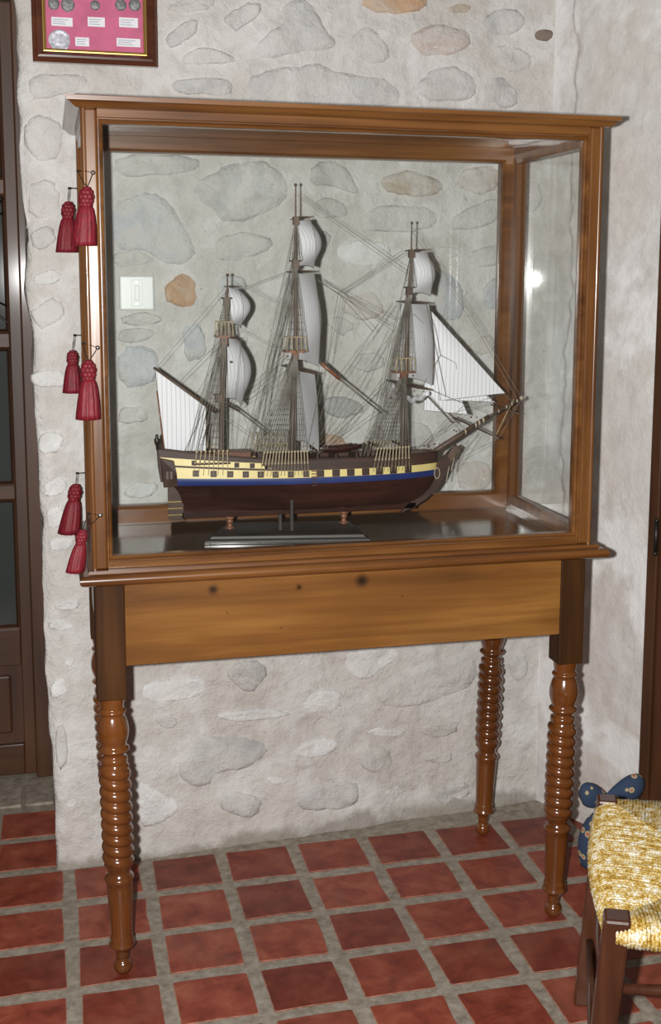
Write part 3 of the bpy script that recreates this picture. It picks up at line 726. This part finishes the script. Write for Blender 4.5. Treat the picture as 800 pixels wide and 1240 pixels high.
# quarter gallery and stern lantern
for side in (-1, 1):
    m = MB(); V = []
    for (x, z, o_) in ((.151, .978, .0), (.180, .980, .0), (.176, 1.010, .010), (.172, 1.034, .006), (.145, 1.040, .004), (.147, 1.008, .009)):
        V.append((x, YC+side*(hb(.03, min(z, 1.03))-.002), z)); V.append((x, YC+side*(hb(.03, min(z, 1.03))+.003+o_), z))
    n = 6; m.add(V, [tuple(2*i for i in range(n)), tuple(2*i+1 for i in range(n-1, -1, -1))]+[(2*i, 2*((i+1) % n), 2*((i+1) % n)+1, 2*i+1) for i in range(n)])
    qg = m.build('quarter_gallery', M['shipwood'], S, bevel=.001)
    for xx in (.155, .163): MB().box(xx, xx+.005, YC+side*(hb(.03, 1.0)+.0105)-.0015, YC+side*(hb(.03, 1.0)+.0105)+.0015, .998, 1.014).build('gallery_window', M['mastwood'], qg)
a = ony(190, 536, YC); m = MB(); m.lathe([(.002, 0), (.005, .004), (.006, .012), (.003, .017), (.004, .019), (.001, .024)], (a[0], YC, a[2]-.006), None, 10)
m.tube([(a[0], YC, a[2]-.006), (a[0]+.010, YC, a[2]-.022)], .0012, 6); m.build('stern_lantern', M['iron'], S, smooth=True)
# gunports
for side in (-1, 1):
    for i, x in enumerate((.216, .252, .286, .318, .349, .380, .412, .445, .475, .509, .541, .574, .605, .637, .672)):
        s_ = (x-.15)/.60; zc = (z_blue1(s_)+z_yel1(s_))/2+(.0004 if i < 8 else 0); h = .0064 if i < 8 else .0072
        y = YC+side*(hb(s_, zc)+.0008)
        sl = math.atan2(hb(s_+.02, zc)-hb(s_-.02, zc), .024)*side
        m = MB().obox((x, y, zc), (math.cos(sl), math.sin(sl), 0), (-math.sin(sl), math.cos(sl), 0), (0, 0, 1), h if i < 8 else .0082, .0016, h)
        gp = m.build('gunport', M['port'], S, bevel=.0005)
        if i < 8: MB().obox((x, y+side*.0012, zc), (math.cos(sl), math.sin(sl), 0), (-math.sin(sl), math.cos(sl), 0), (0, 0, 1), h*.55, .0012, h*.55).build('port_lid', M['mastwood'], gp)
    for x in (.213, .300, .332):
        s_ = (x-.15)/.60; zc = (z_up0(s_)+z_up1(s_))/2
        MB().box(x-.005, x+.005, YC+side*(hb(s_, zc)+.0005)-.0014, YC+side*(hb(s_, zc)+.0005)+.0014, zc-.005, zc+.005).build('gunport', M['port'], S, bevel=.0005)
# boarding ladder amidships, near side
for i in range(6):
    z = .975+.006*i; MB().box(.456, .468, YC-hb(.51, z)-.0035, YC-hb(.51, z), z-.001, z+.001).build('ladder_rung', M['redwood'] if i > 2 else M['shipwood'], S)
# boats and deck fittings
def boat(x0, x1, y, z, nm, mat):
    P = []; n = 15; mm = 7; xm = (x0+x1)/2; hl = (x1-x0)/2
    for i in range(n):
        u_ = -1+2*i/(n-1); wd = .011*(1-abs(u_)**2.6)+.0004
        for j in range(mm):
            an = math.pi*j/(mm-1); P.append((xm+u_*hl, y-wd*math.cos(an), z+.006*u_*u_-(.012*(1-.4*u_*u_))*math.sin(an)))
    MB().grid(P, n, mm).build(nm, mat, S, smooth=True, solid=.0014)
boat(.462, .575, YC-.012, 1.048, 'ship_boat', M['hullwood']); boat(.468, .562, YC+.018, 1.046, 'ship_boat', M['hullwood'])
for x in (.475, .515, .56): MB().box(x-.002, x+.002, YC-.03, YC+.035, 1.020, 1.036).build('boat_chock', M['shipwood'], S)
MB().box(.255, .335, YC-.022, YC+.022, 1.030, 1.046).build('deck_house', M['redwood'], S, bevel=.002)
for x in (.225, .36, .395): MB().box(x-.010, x+.010, YC-.012, YC+.012, 1.022, 1.040).build('hatch', M['shipwood'], S, bevel=.001)
MB().box(.585, .590, YC-.02, YC+.02, 1.018, 1.052).build('belfry', M['shipwood'], S, bevel=.001)
for x in (.60, .655): MB().box(x, x+.003, YC-.035, YC+.035, 1.049, 1.053).build('pin_rail', M['shipwood'], S)
MB().tube([(.628, YC-.05, 1.03), (.628, YC, 1.036), (.628, YC+.05, 1.03)], .003, 8).build('windlass', M['shipwood'], S, smooth=True)

# masts with tops and yards
def V3(px, Y=YC): return Vector(ony(px[0], px[1], Y))
MASTS = {}
def mast(nm, segs, tops, mat=M['mastwood']):
    # segs: list of (px0, px1, r0, r1)
    m = MB()
    for a, b_, r0, r1 in segs: m.tube([V3(a), V3(b_)], [r0, r1], 10)
    m.ball(V3(segs[-1][1]), .0034, 8, 6)
    o = m.build('mast', mat, S, smooth=True, angle=40); MASTS[nm] = o
    for (px, hx_, hy_, th) in tops:
        c = V3(px); t = MB()
        P = [(c.x+hx_*a, c.y+hy_*b_, c.z-th/2) for a, b_ in ((-1, -.7), (-.7, -1), (.6, -1), (1, -.6), (1, .6), (.6, 1), (-.7, 1), (-1, .7))]
        t.prism(P, (0, 0, th)); t.box(c.x-.006, c.x+.006, c.y-.006, c.y+.006, c.z-.016, c.z)
        t.build('mast_top', M['redwood'] if th > .0036 else M['mastwood'], o)
        if hx_ > .017:
            r = MB(); cr = [(-1, -1), (1, -1), (1, 1), (-1, 1), (-1, -1)]
            r.tube([(c.x+a*hx_*.8, c.y+b_*hy_*.8, c.z+.030) for a, b_ in cr], .0009, 5)
            for sx in (-1, -.5, 0, .5, 1):
                for sy in (-1, 1): r.tube([(c.x+sx*hx_*.85, c.y+sy*hy_*.85, c.z), (c.x+sx*hx_*.8, c.y+sy*hy_*.8, c.z+.030)], .0011, 5)
            r.build('futtock_rail', M['dead'], o)
    return o
mast('mizzen', [((267,556),(271,404),.0062,.0050), ((274,420),(274.5,352),.0038,.0028), ((275,365),(275.3,333),.0022,.0014)], [((271,407),.019,.022,.004), ((274,361),.010,.012,.003), ((264,478),.009,.012,.003)])
mast('main', [((353,556),(356.5,422),.0072,.0056), ((357.5,440),(357.5,328),.0044,.0034), ((357.8,345),(357.8,262),.0030,.0022), ((357.8,275),(357.8,224),.0020,.0014)], [((357,425),.024,.026,.004), ((357.5,316),.011,.014,.003), ((358,263),.006,.008,.002)])
mast('fore', [((487,556),(489,448),.0068,.0056), ((491,468),(494,355),.0044,.0034), ((495,370),(498,300),.0028,.0022), ((497.5,312),(498.5,270),.0018,.0013)], [((488,450),.024,.026,.004), ((495,348),.011,.014,.003), ((498,303),.006,.008,.002)])
def yard(nm, pc, L, r, tilt=0., brace=0.):
    c = V3(pc); c.x += .008; dx_ = math.sin(brace); d = Vector((-dx_, math.cos(brace), tilt)).normalized()
    a = c-d*L; b_ = c+d*L
    MB().tube([a, c-d*L*.5, c, c+d*L*.5, b_], [r*.45, r*.85, r, r*.85, r*.45], 8).build('yard', M['mastwood'], MASTS[nm], smooth=True); return c, d
def sqsail(c, d, Lt, zb, Lb, belly, foot=.006, sway=0., nmz='square_sail', curl=.0):
    P = []; nu, nv = 17, 15
    for i in range(nu):
        u_ = -1+2*i/(nu-1)
        for j in range(nv):
            v = j/(nv-1); L = Lt+(Lb-Lt)*v
            z = c.z-.004-(c.z-.004-zb-foot*(1-u_*u_))*v
            bl = belly*(math.sin(math.pi*min(1, v*.92+.04))**.85)*(1-.75*u_*u_)
            p = Vector((c.x, c.y, 0))+Vector((d.x, d.y, 0))*u_*L
            P.append((p.x+.004+bl+sway*v, p.y, z))
    o = MB().grid(P, nu, nv).build(nmz, M['sqsail'], S, smooth=True)
    E_ = [P[j] for j in range(nv)]+[P[i*nv+nv-1] for i in range(1, nu)]+[P[(nu-1)*nv+j] for j in range(nv-2, -1, -1)]
    MB().tube(E_, .0006, 4).build('bolt_rope', M['rope'], o)
BR = .10
def zpx(x, y): return ony(x, y, YC)[2]
c, d = yard('mizzen', (274,347), .052, .0022, 0, BR); sqsail(c, d, .046, zpx(275,396), .060, .036)
c, d = yard('mizzen', (272,408), .072, .0026, 0, BR); sqsail(c, d, .064, zpx(275,487), .080, .040)
c, d = yard('mizzen', (271,490), .085, .0028, .06, BR)
c, d = yard('main', (357.5,264), .060, .0022, 0, BR); sqsail(c, d, .054, zpx(360,325), .078, .040)
c, d = yard('main', (357.5,329), .092, .0030, 0, BR); sqsail(c, d, .084, zpx(360,440), .110, .034)
c, d = yard('main', (356,447), .120, .0040, 0, BR); sqsail(c, d, .100, zpx(360,540), .090, .012, sway=.012)
c, d = yard('fore', (498,303), .055, .0022, 0, BR); sqsail(c, d, .050, zpx(498,358), .072, .036)
c, d = yard('fore', (494,366), .088, .0030, 0, BR); sqsail(c, d, .080, zpx(495,462), .100, .030)
c, d = yard('fore', (489,466), .125, .0040, 0, BR); 
# furled course under the fore lower yard
m = MB(); n = 15
m.tube([c+d*(-.10+.2*i/(n-1))+Vector((.004, 0, -.010-.022*math.sin(math.pi*i/(n-1))+.003*math.sin(i*1.9))) for i in range(n)], [.005+.002*math.sin(i*2.2)**2 for i in range(n)], 8)
m.build('furled_sail', M['sail'], S, smooth=True)
# fore-and-aft sails
def flatsail(nm, pts, belly=.006, Y=YC, mat=M['sail'], n=12):
    # pts: 3 or 4 px corners; bilinear grid
    P4 = [V3(q, Y) for q in pts]
    if len(P4) == 3: P4 = [P4[0], P4[0].lerp(P4[1], .02), P4[1], P4[2]]; P4 = [P4[0], P4[1], P4[2], P4[3]]
    P = []
    for i in range(n):
        a = i/(n-1); u0 = P4[0].lerp(P4[1], a); u1 = P4[3].lerp(P4[2], a)
        for j in range(n):
            b_ = j/(n-1); p = u0.lerp(u1, b_); p = Vector((p.x, p.y-belly*math.sin(math.pi*a)*math.sin(math.pi*b_), p.z)); P.append(p)
    o = MB().grid(P, n, n).build(nm, mat, S, smooth=True)
    E_ = [P[j] for j in range(n)]+[P[i*n+n-1] for i in range(1, n)]+[P[(n-1)*n+j] for j in range(n-2, -1, -1)]+[P[i*n] for i in range(n-2, -1, -1)]
    MB().tube([e+Vector((1e-5*k, -.0004, 0)) for k, e in enumerate(E_)], .00065, 4).build('bolt_rope', M['rope'], o)
    return o
flatsail('spanker_sail', [(188,447),(249,491),(249,546),(198,546)], .008)
flatsail('jib_sail', [(515,369),(516,370),(611,476),(533,485)], .006, YC-.008)
flatsail('jib_sail', [(536,432),(537,433),(599,487),(530,484)], .004, YC+.004)
flatsail('staysail', [(514,385),(540,440),(566,502),(513,497)], .004, YC+.010)
def spar(nm, a, b_, r0, r1, mat=M['mastwood'], Ya=YC, Yb=YC):
    MB().tube([V3(a, Ya), V3(a, Ya).lerp(V3(b_, Yb), .5), V3(b_, Yb)], [r0, (r0+r1)/2*1.05, r1], 8).build(nm, mat, S, smooth=True)
spar('gaff', (186,445), (262,500), .0026, .0034); spar('boom', (192,547), (262,547), .0018, .0026)
spar('flagstaff', (190,473), (199,546), .0016, .0016, M['redwood'], YC-.004, YC-.004)
spar('bowsprit', (508,558), (592,504), .0068, .0052); spar('jib_boom', (568,518), (632,482), .0040, .0024)
spar('spritsail_yard', (548,505), (604,531), .0020, .0020, M['mastwood'], YC+.06, YC-.06)
spar('spritsail_topsail_yard', (594,490), (628,501), .0015, .0015, M['mastwood'], YC+.045, YC-.045)
spar('dolphin_striker', (622,483), (600,527), .0010, .0008, M['dead'])
spar('main_stay', (389,440), (411,459), .0042, .0036, M['redwood'], YC-.02, YC-.015); spar('main_stay', (411,459), (463,501), .0022, .0018, M['rope'], YC-.015, YC)
spar('fore_stay', (512,474), (548,512), .0020, .0017, M['rope']); spar('mizzen_stay', (279,490), (326,526), .0020, .0014, M['rope'])
m = MB()
for t in (.1, .25, .3, .36, .55, .7, .8, .9):
    p = V3((568,518)).lerp(V3((632,482)), t) if t > .5 else V3((508,558)).lerp(V3((592,504)), .55+t); m.ball(p, .0068 if t < .5 else .0042, 8, 6, (.6, 1, 1))
m.ball(V3((631,482)), .005, 8, 6); m.build('bowsprit_lashing', M['ropel'], S, smooth=True)

# shrouds with ratlines, one set per mast and side, and their deadeyes
RR = .00068
dead_me = None
def shroud_set(x0, x1, n, zbase, top, ysp=.060, ytop=.010, rat=9, side=-1, dead=True, r=RR):
    global dead_me
    m = MB(); A = []; B_ = []
    for i in range(n):
        x = x0+(x1-x0)*i/max(1, n-1); s_ = (x-.15)/.60
        a = Vector((x, YC+side*(hb(min(s_, .97), 1.0)+.005 if dead else ysp), zbase)); b_ = Vector((top.x+(x-(x0+x1)/2)*.06, YC+side*ytop, top.z))
        A.append(a); B_.append(b_); m.tube([a, b_], r, 4, False)
    for k in range(1, rat):
        t = k/rat; m.tube([a.lerp(b_, t) for a, b_ in zip(A, B_)], r*.55, 3, False)
    m.build('shrouds', M['rope'], S)
    if dead:
        s0 = (x0-.15)/.6
        MB().box(x0-.006, x1+.006, YC+side*(hb((x0+x1-.3)/1.2, 1.0)+.0035)-.0045, YC+side*(hb((x0+x1-.3)/1.2, 1.0)+.0035)+.0045, zbase-.0275, zbase-.0245).build('channel', M['shipwood'], S)
        for a, b_ in zip(A, B_):
            if dead_me is None:
                q = MB(); q.tube([(0, 0, -.024), (0, 0, 0)], .0013, 6); q.ball((0, 0, 0), .0027, 8, 6); q.ball((0, 0, -.024), .0024, 8, 6); q.tube([(0, 0, -.05), (0, .0, -.024)], .0006, 4)
                o0 = q.build('deadeye', M['dead'], None, smooth=True); dead_me = o0.data; bpy.data.objects.remove(o0)
            o = bpy.data.objects.new('deadeye', dead_me); col.objects.link(o); o.parent = S
            o.location = Vector((a.x, a.y, a.z))-ORG[S.name]; dd = (b_-a).normalized(); o.rotation_euler = (math.atan2(-dd.y, dd.z)*.6, math.atan2(dd.x, dd.z)*.6, 0)
for side in (-1, 1):
    shroud_set(.218, .280, 8, 1.053, V3((271,410)), side=side, rat=16)
    shroud_set(.356, .446, 15, 1.048, V3((356.5,430)), side=side, rat=18)
    shroud_set(.600, .672, 11, 1.048, V3((488,455)), side=side, rat=17)
    for (a, b_, n, tp) in ((.268, .302, 6, (274,364)), (.412, .456, 7, (357.5,320)), (.648, .690, 7, (495,352))):
        zt = {6: zpx(271,407), 7: None}[n] or (zpx(357,425) if a < .5 else zpx(488,450))
        shroud_set(a, b_, n, zt, V3(tp), ysp=.024, ytop=.004, rat=12, side=side, dead=False)
    for (a, b_, n, zt, tp) in ((.424, .446, 4, zpx(357,316), (358,266)), (.676, .694, 4, zpx(495,348), (498,306))):
        shroud_set(a, b_, n, zt, V3(tp), ysp=.012, ytop=.002, rat=5, side=side, dead=False)
# backstays
def rope(lines, nm='rigging', mat=M['rope'], r=.00055):
    m = MB()
    for ln in lines:
        pts = [V3(q[:2], q[2] if len(q) > 2 else YC) for q in ln]; m.tube(pts, r, 4, False)
    return m.build(nm, mat, S)
N_, F_ = YC-.058, YC+.058
for Yb in (N_, F_):
    rope([[(290+6*i,549,Yb),(357,330-14*(i % 2),YC)] for i in range(5)]+[[(296+8*i,549,Yb),(358,266,YC)] for i in range(3)], 'main_backstays')
    rope([[(436+5*i,552,Yb),(494,355,YC)] for i in range(4)]+[[(440+6*i,552,Yb),(498,304,YC)] for i in range(2)], 'fore_backstays')
    rope([[(226+5*i,548,Yb),(274,362,YC)] for i in range(3)]+[[(230,548,Yb),(275,345,YC)]], 'mizzen_backstays')
# stays and running rigging
rope([[(362,239),(492,332)], [(361,236),(494,328)], [(384,339,.12),(471,394)], [(384,338,.12),(480,388)], [(384,340,.12),(409,355,.16),(452,402)], [(384,339,.12),(478,402)],
      [(409,355,.16),(488,303)], [(409,356,.16),(488,307)], [(409,357,.16),(402,399),(396,440,.16)], [(500,276),(581,399),(631,481)], [(499,280),(578,400),(626,484)],
      [(286,342),(333,367),(357,318)], [(283,396),(328,419),(356,424)], [(276,340),(284,345)]], 'upper_stays')
rope([[(388,436,.15),(372,545)], [(388,466,.12),(370,548,.16)], [(480,395),(372,548,N_)], [(470,400),(400,545)], [(462,470,.2),(385,548,N_)], [(466,462),(376,549,N_)], [(455,498),(384,550,.18)],
      [(476,368),(398,470),(376,548,N_)], [(475,366),(405,472),(384,548)], [(345,330),(326,420),(318,548,N_)], [(430,476),(395,545,N_)], [(344,430),(300,470),(262,500)], [(415,350),(375,545)], [(463,458),(418,520),(380,548)]], 'braces')
rope([[(516,370,.14),(540,480,.19)], [(516,370,.14),(527,398,.16),(533,430,.17),(512,466,.15)], [(533,430,.17),(552,440,.2),(556,484)], [(612,476),(560,492),(505,550)], [(600,487),(548,500),(500,552)], [(566,502),(520,530),(495,552)],
      [(520,480,.12),(556,520)], [(516,470,.14),(600,505)], [(515,372),(612,476)], [(536,432),(598,488)], [(632,482),(603,531)], [(603,531),(548,560)], [(560,535),(545,575)], [(590,508),(547,572)], [(592,505),(553,548)],
      [(632,482),(620,498),(603,520)], [(500,380),(620,486)]], 'head_rigging')
rope([[(262,500),(330,548,N_)], [(290,490,.15),(312,548,N_)], [(292,409,.17),(278,548,N_)], [(249,493),(222,548,N_)], [(214,466),(206,546)], [(188,447),(275,345)], [(214,466),(273,406)], [(235,482),(272,420)], [(292,486,.15),(350,440)], [(290,350,.17),(345,330)], [(256,500),(240,548,N_)],
      [(280,498,.14),(330,466),(355,440)], [(300,500),(336,548)]], 'mizzen_rigging')
rope([[(548,540),(540,583)], [(553,540),(546,570)], [(540,545),(533,574)]], 'bobstays', M['ropel'], .0011)
m = MB()
for i in range(9):     # inboard lanyards at the main mast, far side
    x = .345+.0085*i; m.tube([(x, YC+.03, 1.045), (x+.002, YC+.03, 1.078)], .0011, 5); m.ball((x+.002, YC+.03, 1.078), .0022, 6, 5)
m.build('belaying_pins', M['dead'], S)
# coils of blocks
m = MB(); rb = random.Random(3)
for (cx, cy, sx, sy, n) in ((355,440,16,16,14), (272,425,10,14,8), (490,470,18,16,14), (525,545,18,12,14), (560,515,16,10,10), (610,490,16,8,8)):
    for i in range(n): m.ball(V3((cx+rb.uniform(-sx, sx), cy+rb.uniform(-sy, sy)), YC+rb.uniform(-.03, .03)), rb.uniform(.0012, .0024), 6, 5)
m.build('rigging_blocks', M['mastwood'], S)
# anchor and hawse detail
a = V3((529,573), YC-.012); MB().tube([a+Vector((.006*math.cos(t), 0, .012*math.sin(t))) for t in [i*math.pi/8 for i in range(17)]], .0011, 6).build('anchor_ring', M['ropel'], S, smooth=True)

# stand below the keel
D = tag(empty('ship_stand', (.40, .19, Z0+.005)), 'dark moulded wooden stand with turned pedestals under the model ship', 'stand')
zt = Z0+.005
def stand_loft(lv):
    V = []; Q = []
    base = [Vector(onz(*q, .866)).xy for q in ((247,658), (449,655), (430,637), (268,640))]
    c = sum(base, Vector((0, 0)))/4
    n = 4
    for (s_, z) in lv: V += [((c+(p-c)*s_).x, (c+(p-c)*s_).y, z) for p in base]
    for L in range(len(lv)-1):
        for k in range(n): Q.append((L*n+k, L*n+(k+1) % n, (L+1)*n+(k+1) % n, (L+1)*n+k))
    Q.append((3, 2, 1, 0)); L = (len(lv)-1)*n; Q.append((L, L+1, L+2, L+3)); return MB().add(V, Q)
stand_loft([(1.0, zt), (1.0, zt+.005), (.985, zt+.008), (.94, zt+.011), (.92, zt+.016), (.90, zt+.018)]).build('base_plate', M['standwood'], D, bevel=.001)
for px in ((275,634), (415,631)):
    p = onz(*px, zt+.02); m = MB(); m.lathe([(.010, 0), (.0105, .003), (.006, .006), (.005, .012), (.0075, .016), (.008, .018), (.006, .020), (.010, .024), (.011, .0268)], (p[0], YC, zt+.016), None, 16)
    m.build('pedestal', M['redwood'], D, smooth=True)
for px, zz in ((353, .946), (339, .915)):
    yo = .0525 if zz > .93 else .040; p = ony(px, 640, YC-yo); MB().box(p[0]-.0035, p[0]+.0035, YC-yo-.004, YC-yo+.004, zt+.014, zz).build('cradle_arm', M['standwood'], D, bevel=.001)

# ------------------------------------------------------------------ light switch
p0, p1 = onwall(143.5, 333), onwall(186, 376); cx, cz = (p0[0]+p1[0])/2, (p0[2]+p1[2])/2; yw = ywall(cx)-.016
SW = tag(empty('light_switch', (cx, yw, cz)), 'square white plastic light switch on the stone wall', 'light switch')
MB().box(cx-.039, cx+.039, yw-.004, yw+.016, cz-.039, cz+.039).build('cover_plate', M['white'], SW, bevel=.004, seg=3)
MB().box(cx-.0125, cx+.0125, yw-.0052, yw-.003, cz-.030, cz+.030).build('switch_mount', M['white'], SW, bevel=.0008)
MB().box(cx-.0068, cx+.0068, yw-.0058, yw-.004, cz-.018, cz+.018).build('rocker_frame', M['white'], SW, bevel=.0005)
m = MB().box(cx-.0052, cx+.0052, yw-.0085, yw-.004, cz-.016, cz+.016); m.build('rocker', M['white'], SW, bevel=.001)
for s_ in (-1, 1): MB().tube([(cx, yw-.003, cz+s_*.0245), (cx, yw-.0062, cz+s_*.0245)], .003, 12).build('screw', M['steel'], SW)

# ------------------------------------------------------------------ framed coin collection
pl, pr2 = onwall(40, 80), onwall(188.5, 82)
fx0, fx1, fz0 = pl[0], pr2[0], (pl[2]+pr2[2])/2; fz1 = fz0+.40; fy = ywall(fx0)-.013
PF = tag(empty('framed_picture', ((fx0+fx1)/2, fy, fz0)), 'dark wooden frame of coins on a pink mat hung on the stone wall', 'picture frame')
AXp = lambda a, b_, d: (a, fy-d, b_)
MB().ring(fx0, fx1, fz0, fz1, [(0, -.004), (0, .014), (.003, .017), (.007, .016), (.010, .020), (.014, .021), (.020, .015), (.023, .012), (.023, -.004)], AXp).build('frame', M['frame'], PF)
MB().ring(fx0, fx1, fz0, fz1, [(.0225, .0), (.0225, .013), (.0245, .0135), (.0265, .012), (.029, .010), (.030, .006), (.030, .0)], AXp).build('gilt_slip', M['gold'], PF)
MB().box(fx0+.028, fx1-.028, fy-.006, fy+.002, fz0+.028, fz1-.028).build('pink_mat', M['pink'], PF)
def onpic(x, y): return ony(x, y, fy-.006)
for i, (x, y, r, mt) in enumerate(((65,5,6,'coin'), (82,6,7.3,'coin'), (115,6.5,5.2,'coin'), (146,6,6.2,'coin'), (163,6,6.5,'coin'), (72,49,11.5,'coin2'))):
    p = onpic(x, y); rr = r*2.9/1456; MB().lathe([(rr*.9, 0), (rr, .0008), (rr, .002), (rr*.85, .0026), (rr*.6, .0022)], (0, 0, 0), None, 20)
    m = MB(); V = []
    for (k, d) in ((1, 0), (1, .002), (.88, .0028), (.80, .0020), (.5, .0026)):
        V += [(p[0]+rr*k*math.cos(a)*(1+.03*math.sin(3*a+i)), fy-.006-d, p[2]+rr*k*math.sin(a)) for a in [j*2*math.pi/22 for j in range(22)]]
    m.add(V, [(L*22+j, L*22+(j+1) % 22, (L+1)*22+(j+1) % 22, (L+1)*22+j) for L in range(4) for j in range(22)]+[tuple(4*22+j for j in range(22))]).build('coin', M[mt], PF, smooth=True, angle=40)
for (x0, x1, y0, y1, nl) in ((62,88,20.5,32.5,3), (106,127,20.5,33,3), (144,167,21,34,3), (91,108,45,56.5,3), (141,170,46,57.5,3)):
    a, b_ = onpic(x0, y0), onpic(x1, y1); cd = MB().box(a[0], b_[0], fy-.0075, fy-.0055, b_[2], a[2]).build('label_card', M['card'], PF)
    for k in range(nl):
        z = a[2]+(b_[2]-a[2])*(.25+.25*k); l = (b_[0]-a[0])*(.8, .62, .7)[k]
        MB().box(a[0]+.003, a[0]+.003+l*.9, fy-.0079, fy-.0074, z-.0007, z+.0007).build('faint_line', M['ink'], cd)

# ------------------------------------------------------------------ rush-seated chair
ZS = .42
A1, A2 = Vector(onz(735, 973, ZS)), Vector(onz(747, 1116, ZS))      # far and near front posts
ef = (A1-A2).normalized(); nb = Vector((ef.y, -ef.x, 0)); fw = (A1-A2).length
CH = tag(empty('rush_chair', (*(A1.lerp(A2, .5)+nb*.18).xy, 0)), 'dark wooden chair with a woven golden rush seat beside the table', 'chair')
A3 = A1+nb*.36-ef*.03; A4 = A2+nb*.36+ef*.03      # back posts
up = Vector((0, 0, 1))
def leg_bar(top, foot, h0, h1, nm='leg', mat=M['chairwood']):
    m = MB(); V = []
    for p, h in ((foot, h1), (foot.lerp(top, .5), (h0+h1)/2), (top, h0)):
        V += [p+ef*a*h+nb*b_*h for a, b_ in ((-1, -1), (1, -1), (1, 1), (-1, 1))]
    Q = [(3, 2, 1, 0), (8, 9, 10, 11)]+[(L*4+k, L*4+(k+1) % 4, L*4+4+(k+1) % 4, L*4+4+k) for L in (0, 1) for k in range(4)]
    return m.add(V, Q).build(nm, mat, CH, bevel=.005, seg=2)
F1 = Vector((A1.x, A1.y, 0))-nb*.035+ef*.012; F2 = Vector((A2.x, A2.y, 0))-nb*.035-ef*.012
F3 = Vector((A3.x, A3.y, 0))+nb*.03; F4 = Vector((A4.x, A4.y, 0))+nb*.03
leg_bar(A1+up*.012, F1, .019, .016); leg_bar(A2+up*.012, F2, .021, .017)
leg_bar(A3+up*.50+nb*.06, F3, .015, .017, 'back_post'); leg_bar(A4+up*.50+nb*.06, F4, .015, .017, 'back_post')
for z in (.60, .72, .84):
    a, b_ = A3+nb*(.06*(z-ZS)/.5)+up*(z-ZS), A4+nb*(.06*(z-ZS)/.5)+up*(z-ZS)
    MB().obox((a+b_)/2, ef, nb, up, (a-b_).length/2, .007, .025).build('back_slat', M['chairwood'], CH, bevel=.003)
def at_h(t, f_, z): return f_.lerp(t, z/t.z)
for (ta, fa, tb, fb, z) in ((A1, F1, A2, F2, .14), (A1, F1, A2, F2, .27), (A2, F2, A4, F4, .20), (A2, F2, A4, F4, .31), (A1, F1, A3, F3, .20), (A1, F1, A3, F3, .31), (A3, F3, A4, F4, .22)):
    MB().tube([at_h(ta, fa, z), at_h(ta, fa, z).lerp(at_h(tb, fb, z), .5), at_h(tb, fb, z)], [.008, .0105, .008], 10).build('stretcher', M['chairwood'], CH, smooth=True)
# rush strands wrapped over the four rails and meeting on the diagonals
C4 = [A2-ef*.008-nb*.004, A1+ef*.008-nb*.004, A3+nb*.006+ef*.006, A4+nb*.006-ef*.006]; cc = sum(C4, Vector())/4
rs = random.Random(5); m = MB()
for k in range(4):
    a, b_ = C4[k], C4[(k+1) % 4]; L = (b_-a).length; t = (b_-a)/L; inn = (cc-(a+b_)/2); inn = (inn-t*inn.dot(t)).normalized(); dep = (cc-(a+b_)/2).dot(inn)
    ns = int(L/.0058)
    for i in range(ns):
        f_ = (i+.5)/ns; e = a.lerp(b_, f_); tri = 1-abs(2*f_-1); ln = dep*tri
        bul = .018*math.sin(math.pi*f_)
        if f_*L < .022 or (1-f_)*L < .022: bul -= .0
        out = -inn
        p0 = e+out*(.012+bul)
        pts = [p0-out*.02-up*.034, p0-out*.004-up*.030, p0+out*.004-up*.016, p0-out*.003-up*.002, p0-out*.016+up*.006]
        steps = 5
        for s_ in range(1, steps+1):
            u_ = s_/steps; pts.append(e-out*(ln*u_)+up*(.008-.010*u_*min(1, ln/.1))+t*rs.uniform(-.001, .001)+up*rs.uniform(-.0008, .0008))
        if ln < .02: pts = pts[:6]
        m.tube(pts, .0033+rs.uniform(-.0005, .0006), 6, False)
tag(m.build('rush_seat', M['rush'], CH, smooth=True), 'woven golden rush seat', kind='stuff')
MB().prism([c_+up*(-.012) for c_ in [A1, A2, A4, A3]], up*.012).build('seat_core', M['rush'], CH)

# ------------------------------------------------------------------ blue floral doorstop cushion behind the chair
db = Vector((1.195, .235, 0))
DS = tag(empty('doorstop_cushion', db), 'blue floral fabric doorstop cushion with two flared ears by the dark door', 'doorstop')
def blob(cpt, rx, ry, rz, nm, f=None, n=24, mm=16, par=DS):
    V = []; Q = []
    for i in range(mm+1):
        ph = -math.pi/2+math.pi*i/mm
        for k in range(n):
            an = 2*math.pi*k/n; q = Vector((rx*math.cos(ph)*math.cos(an), ry*math.cos(ph)*math.sin(an), rz*math.sin(ph)))
            if f: q = f(q)
            V.append(Vector(cpt)+q)
    for i in range(mm):
        for k in range(n): Q.append((i*n+k, i*n+(k+1) % n, (i+1)*n+(k+1) % n, (i+1)*n+k))
    return MB().add(V, Q).build(nm, M['fabric'], par, smooth=True)
def sack(q):
    q = q.copy(); q.z = max(q.z, -.050); w_ = 1+.06*math.sin(5*math.atan2(q.y, q.x)); q.x *= w_; q.y *= w_; return q
blob(db+Vector((.0, .0, .05)), .064, .045, .095, 'body', sack)
blob(db+Vector((0, 0, .150)), .022, .018, .022, 'knot')
def ear(sx):
    def f_(q):
        t = (q.x*sx+.045)/.09; k = .45+.75*max(0, t); return Vector((q.x, q.y*k, q.z*k+.020*t))
    return f_
blob(db+Vector((-.034, 0, .172)), .036, .020, .036, 'ear', ear(-1)); blob(db+Vector((.048, 0, .178)), .050, .022, .036, 'ear', ear(1))
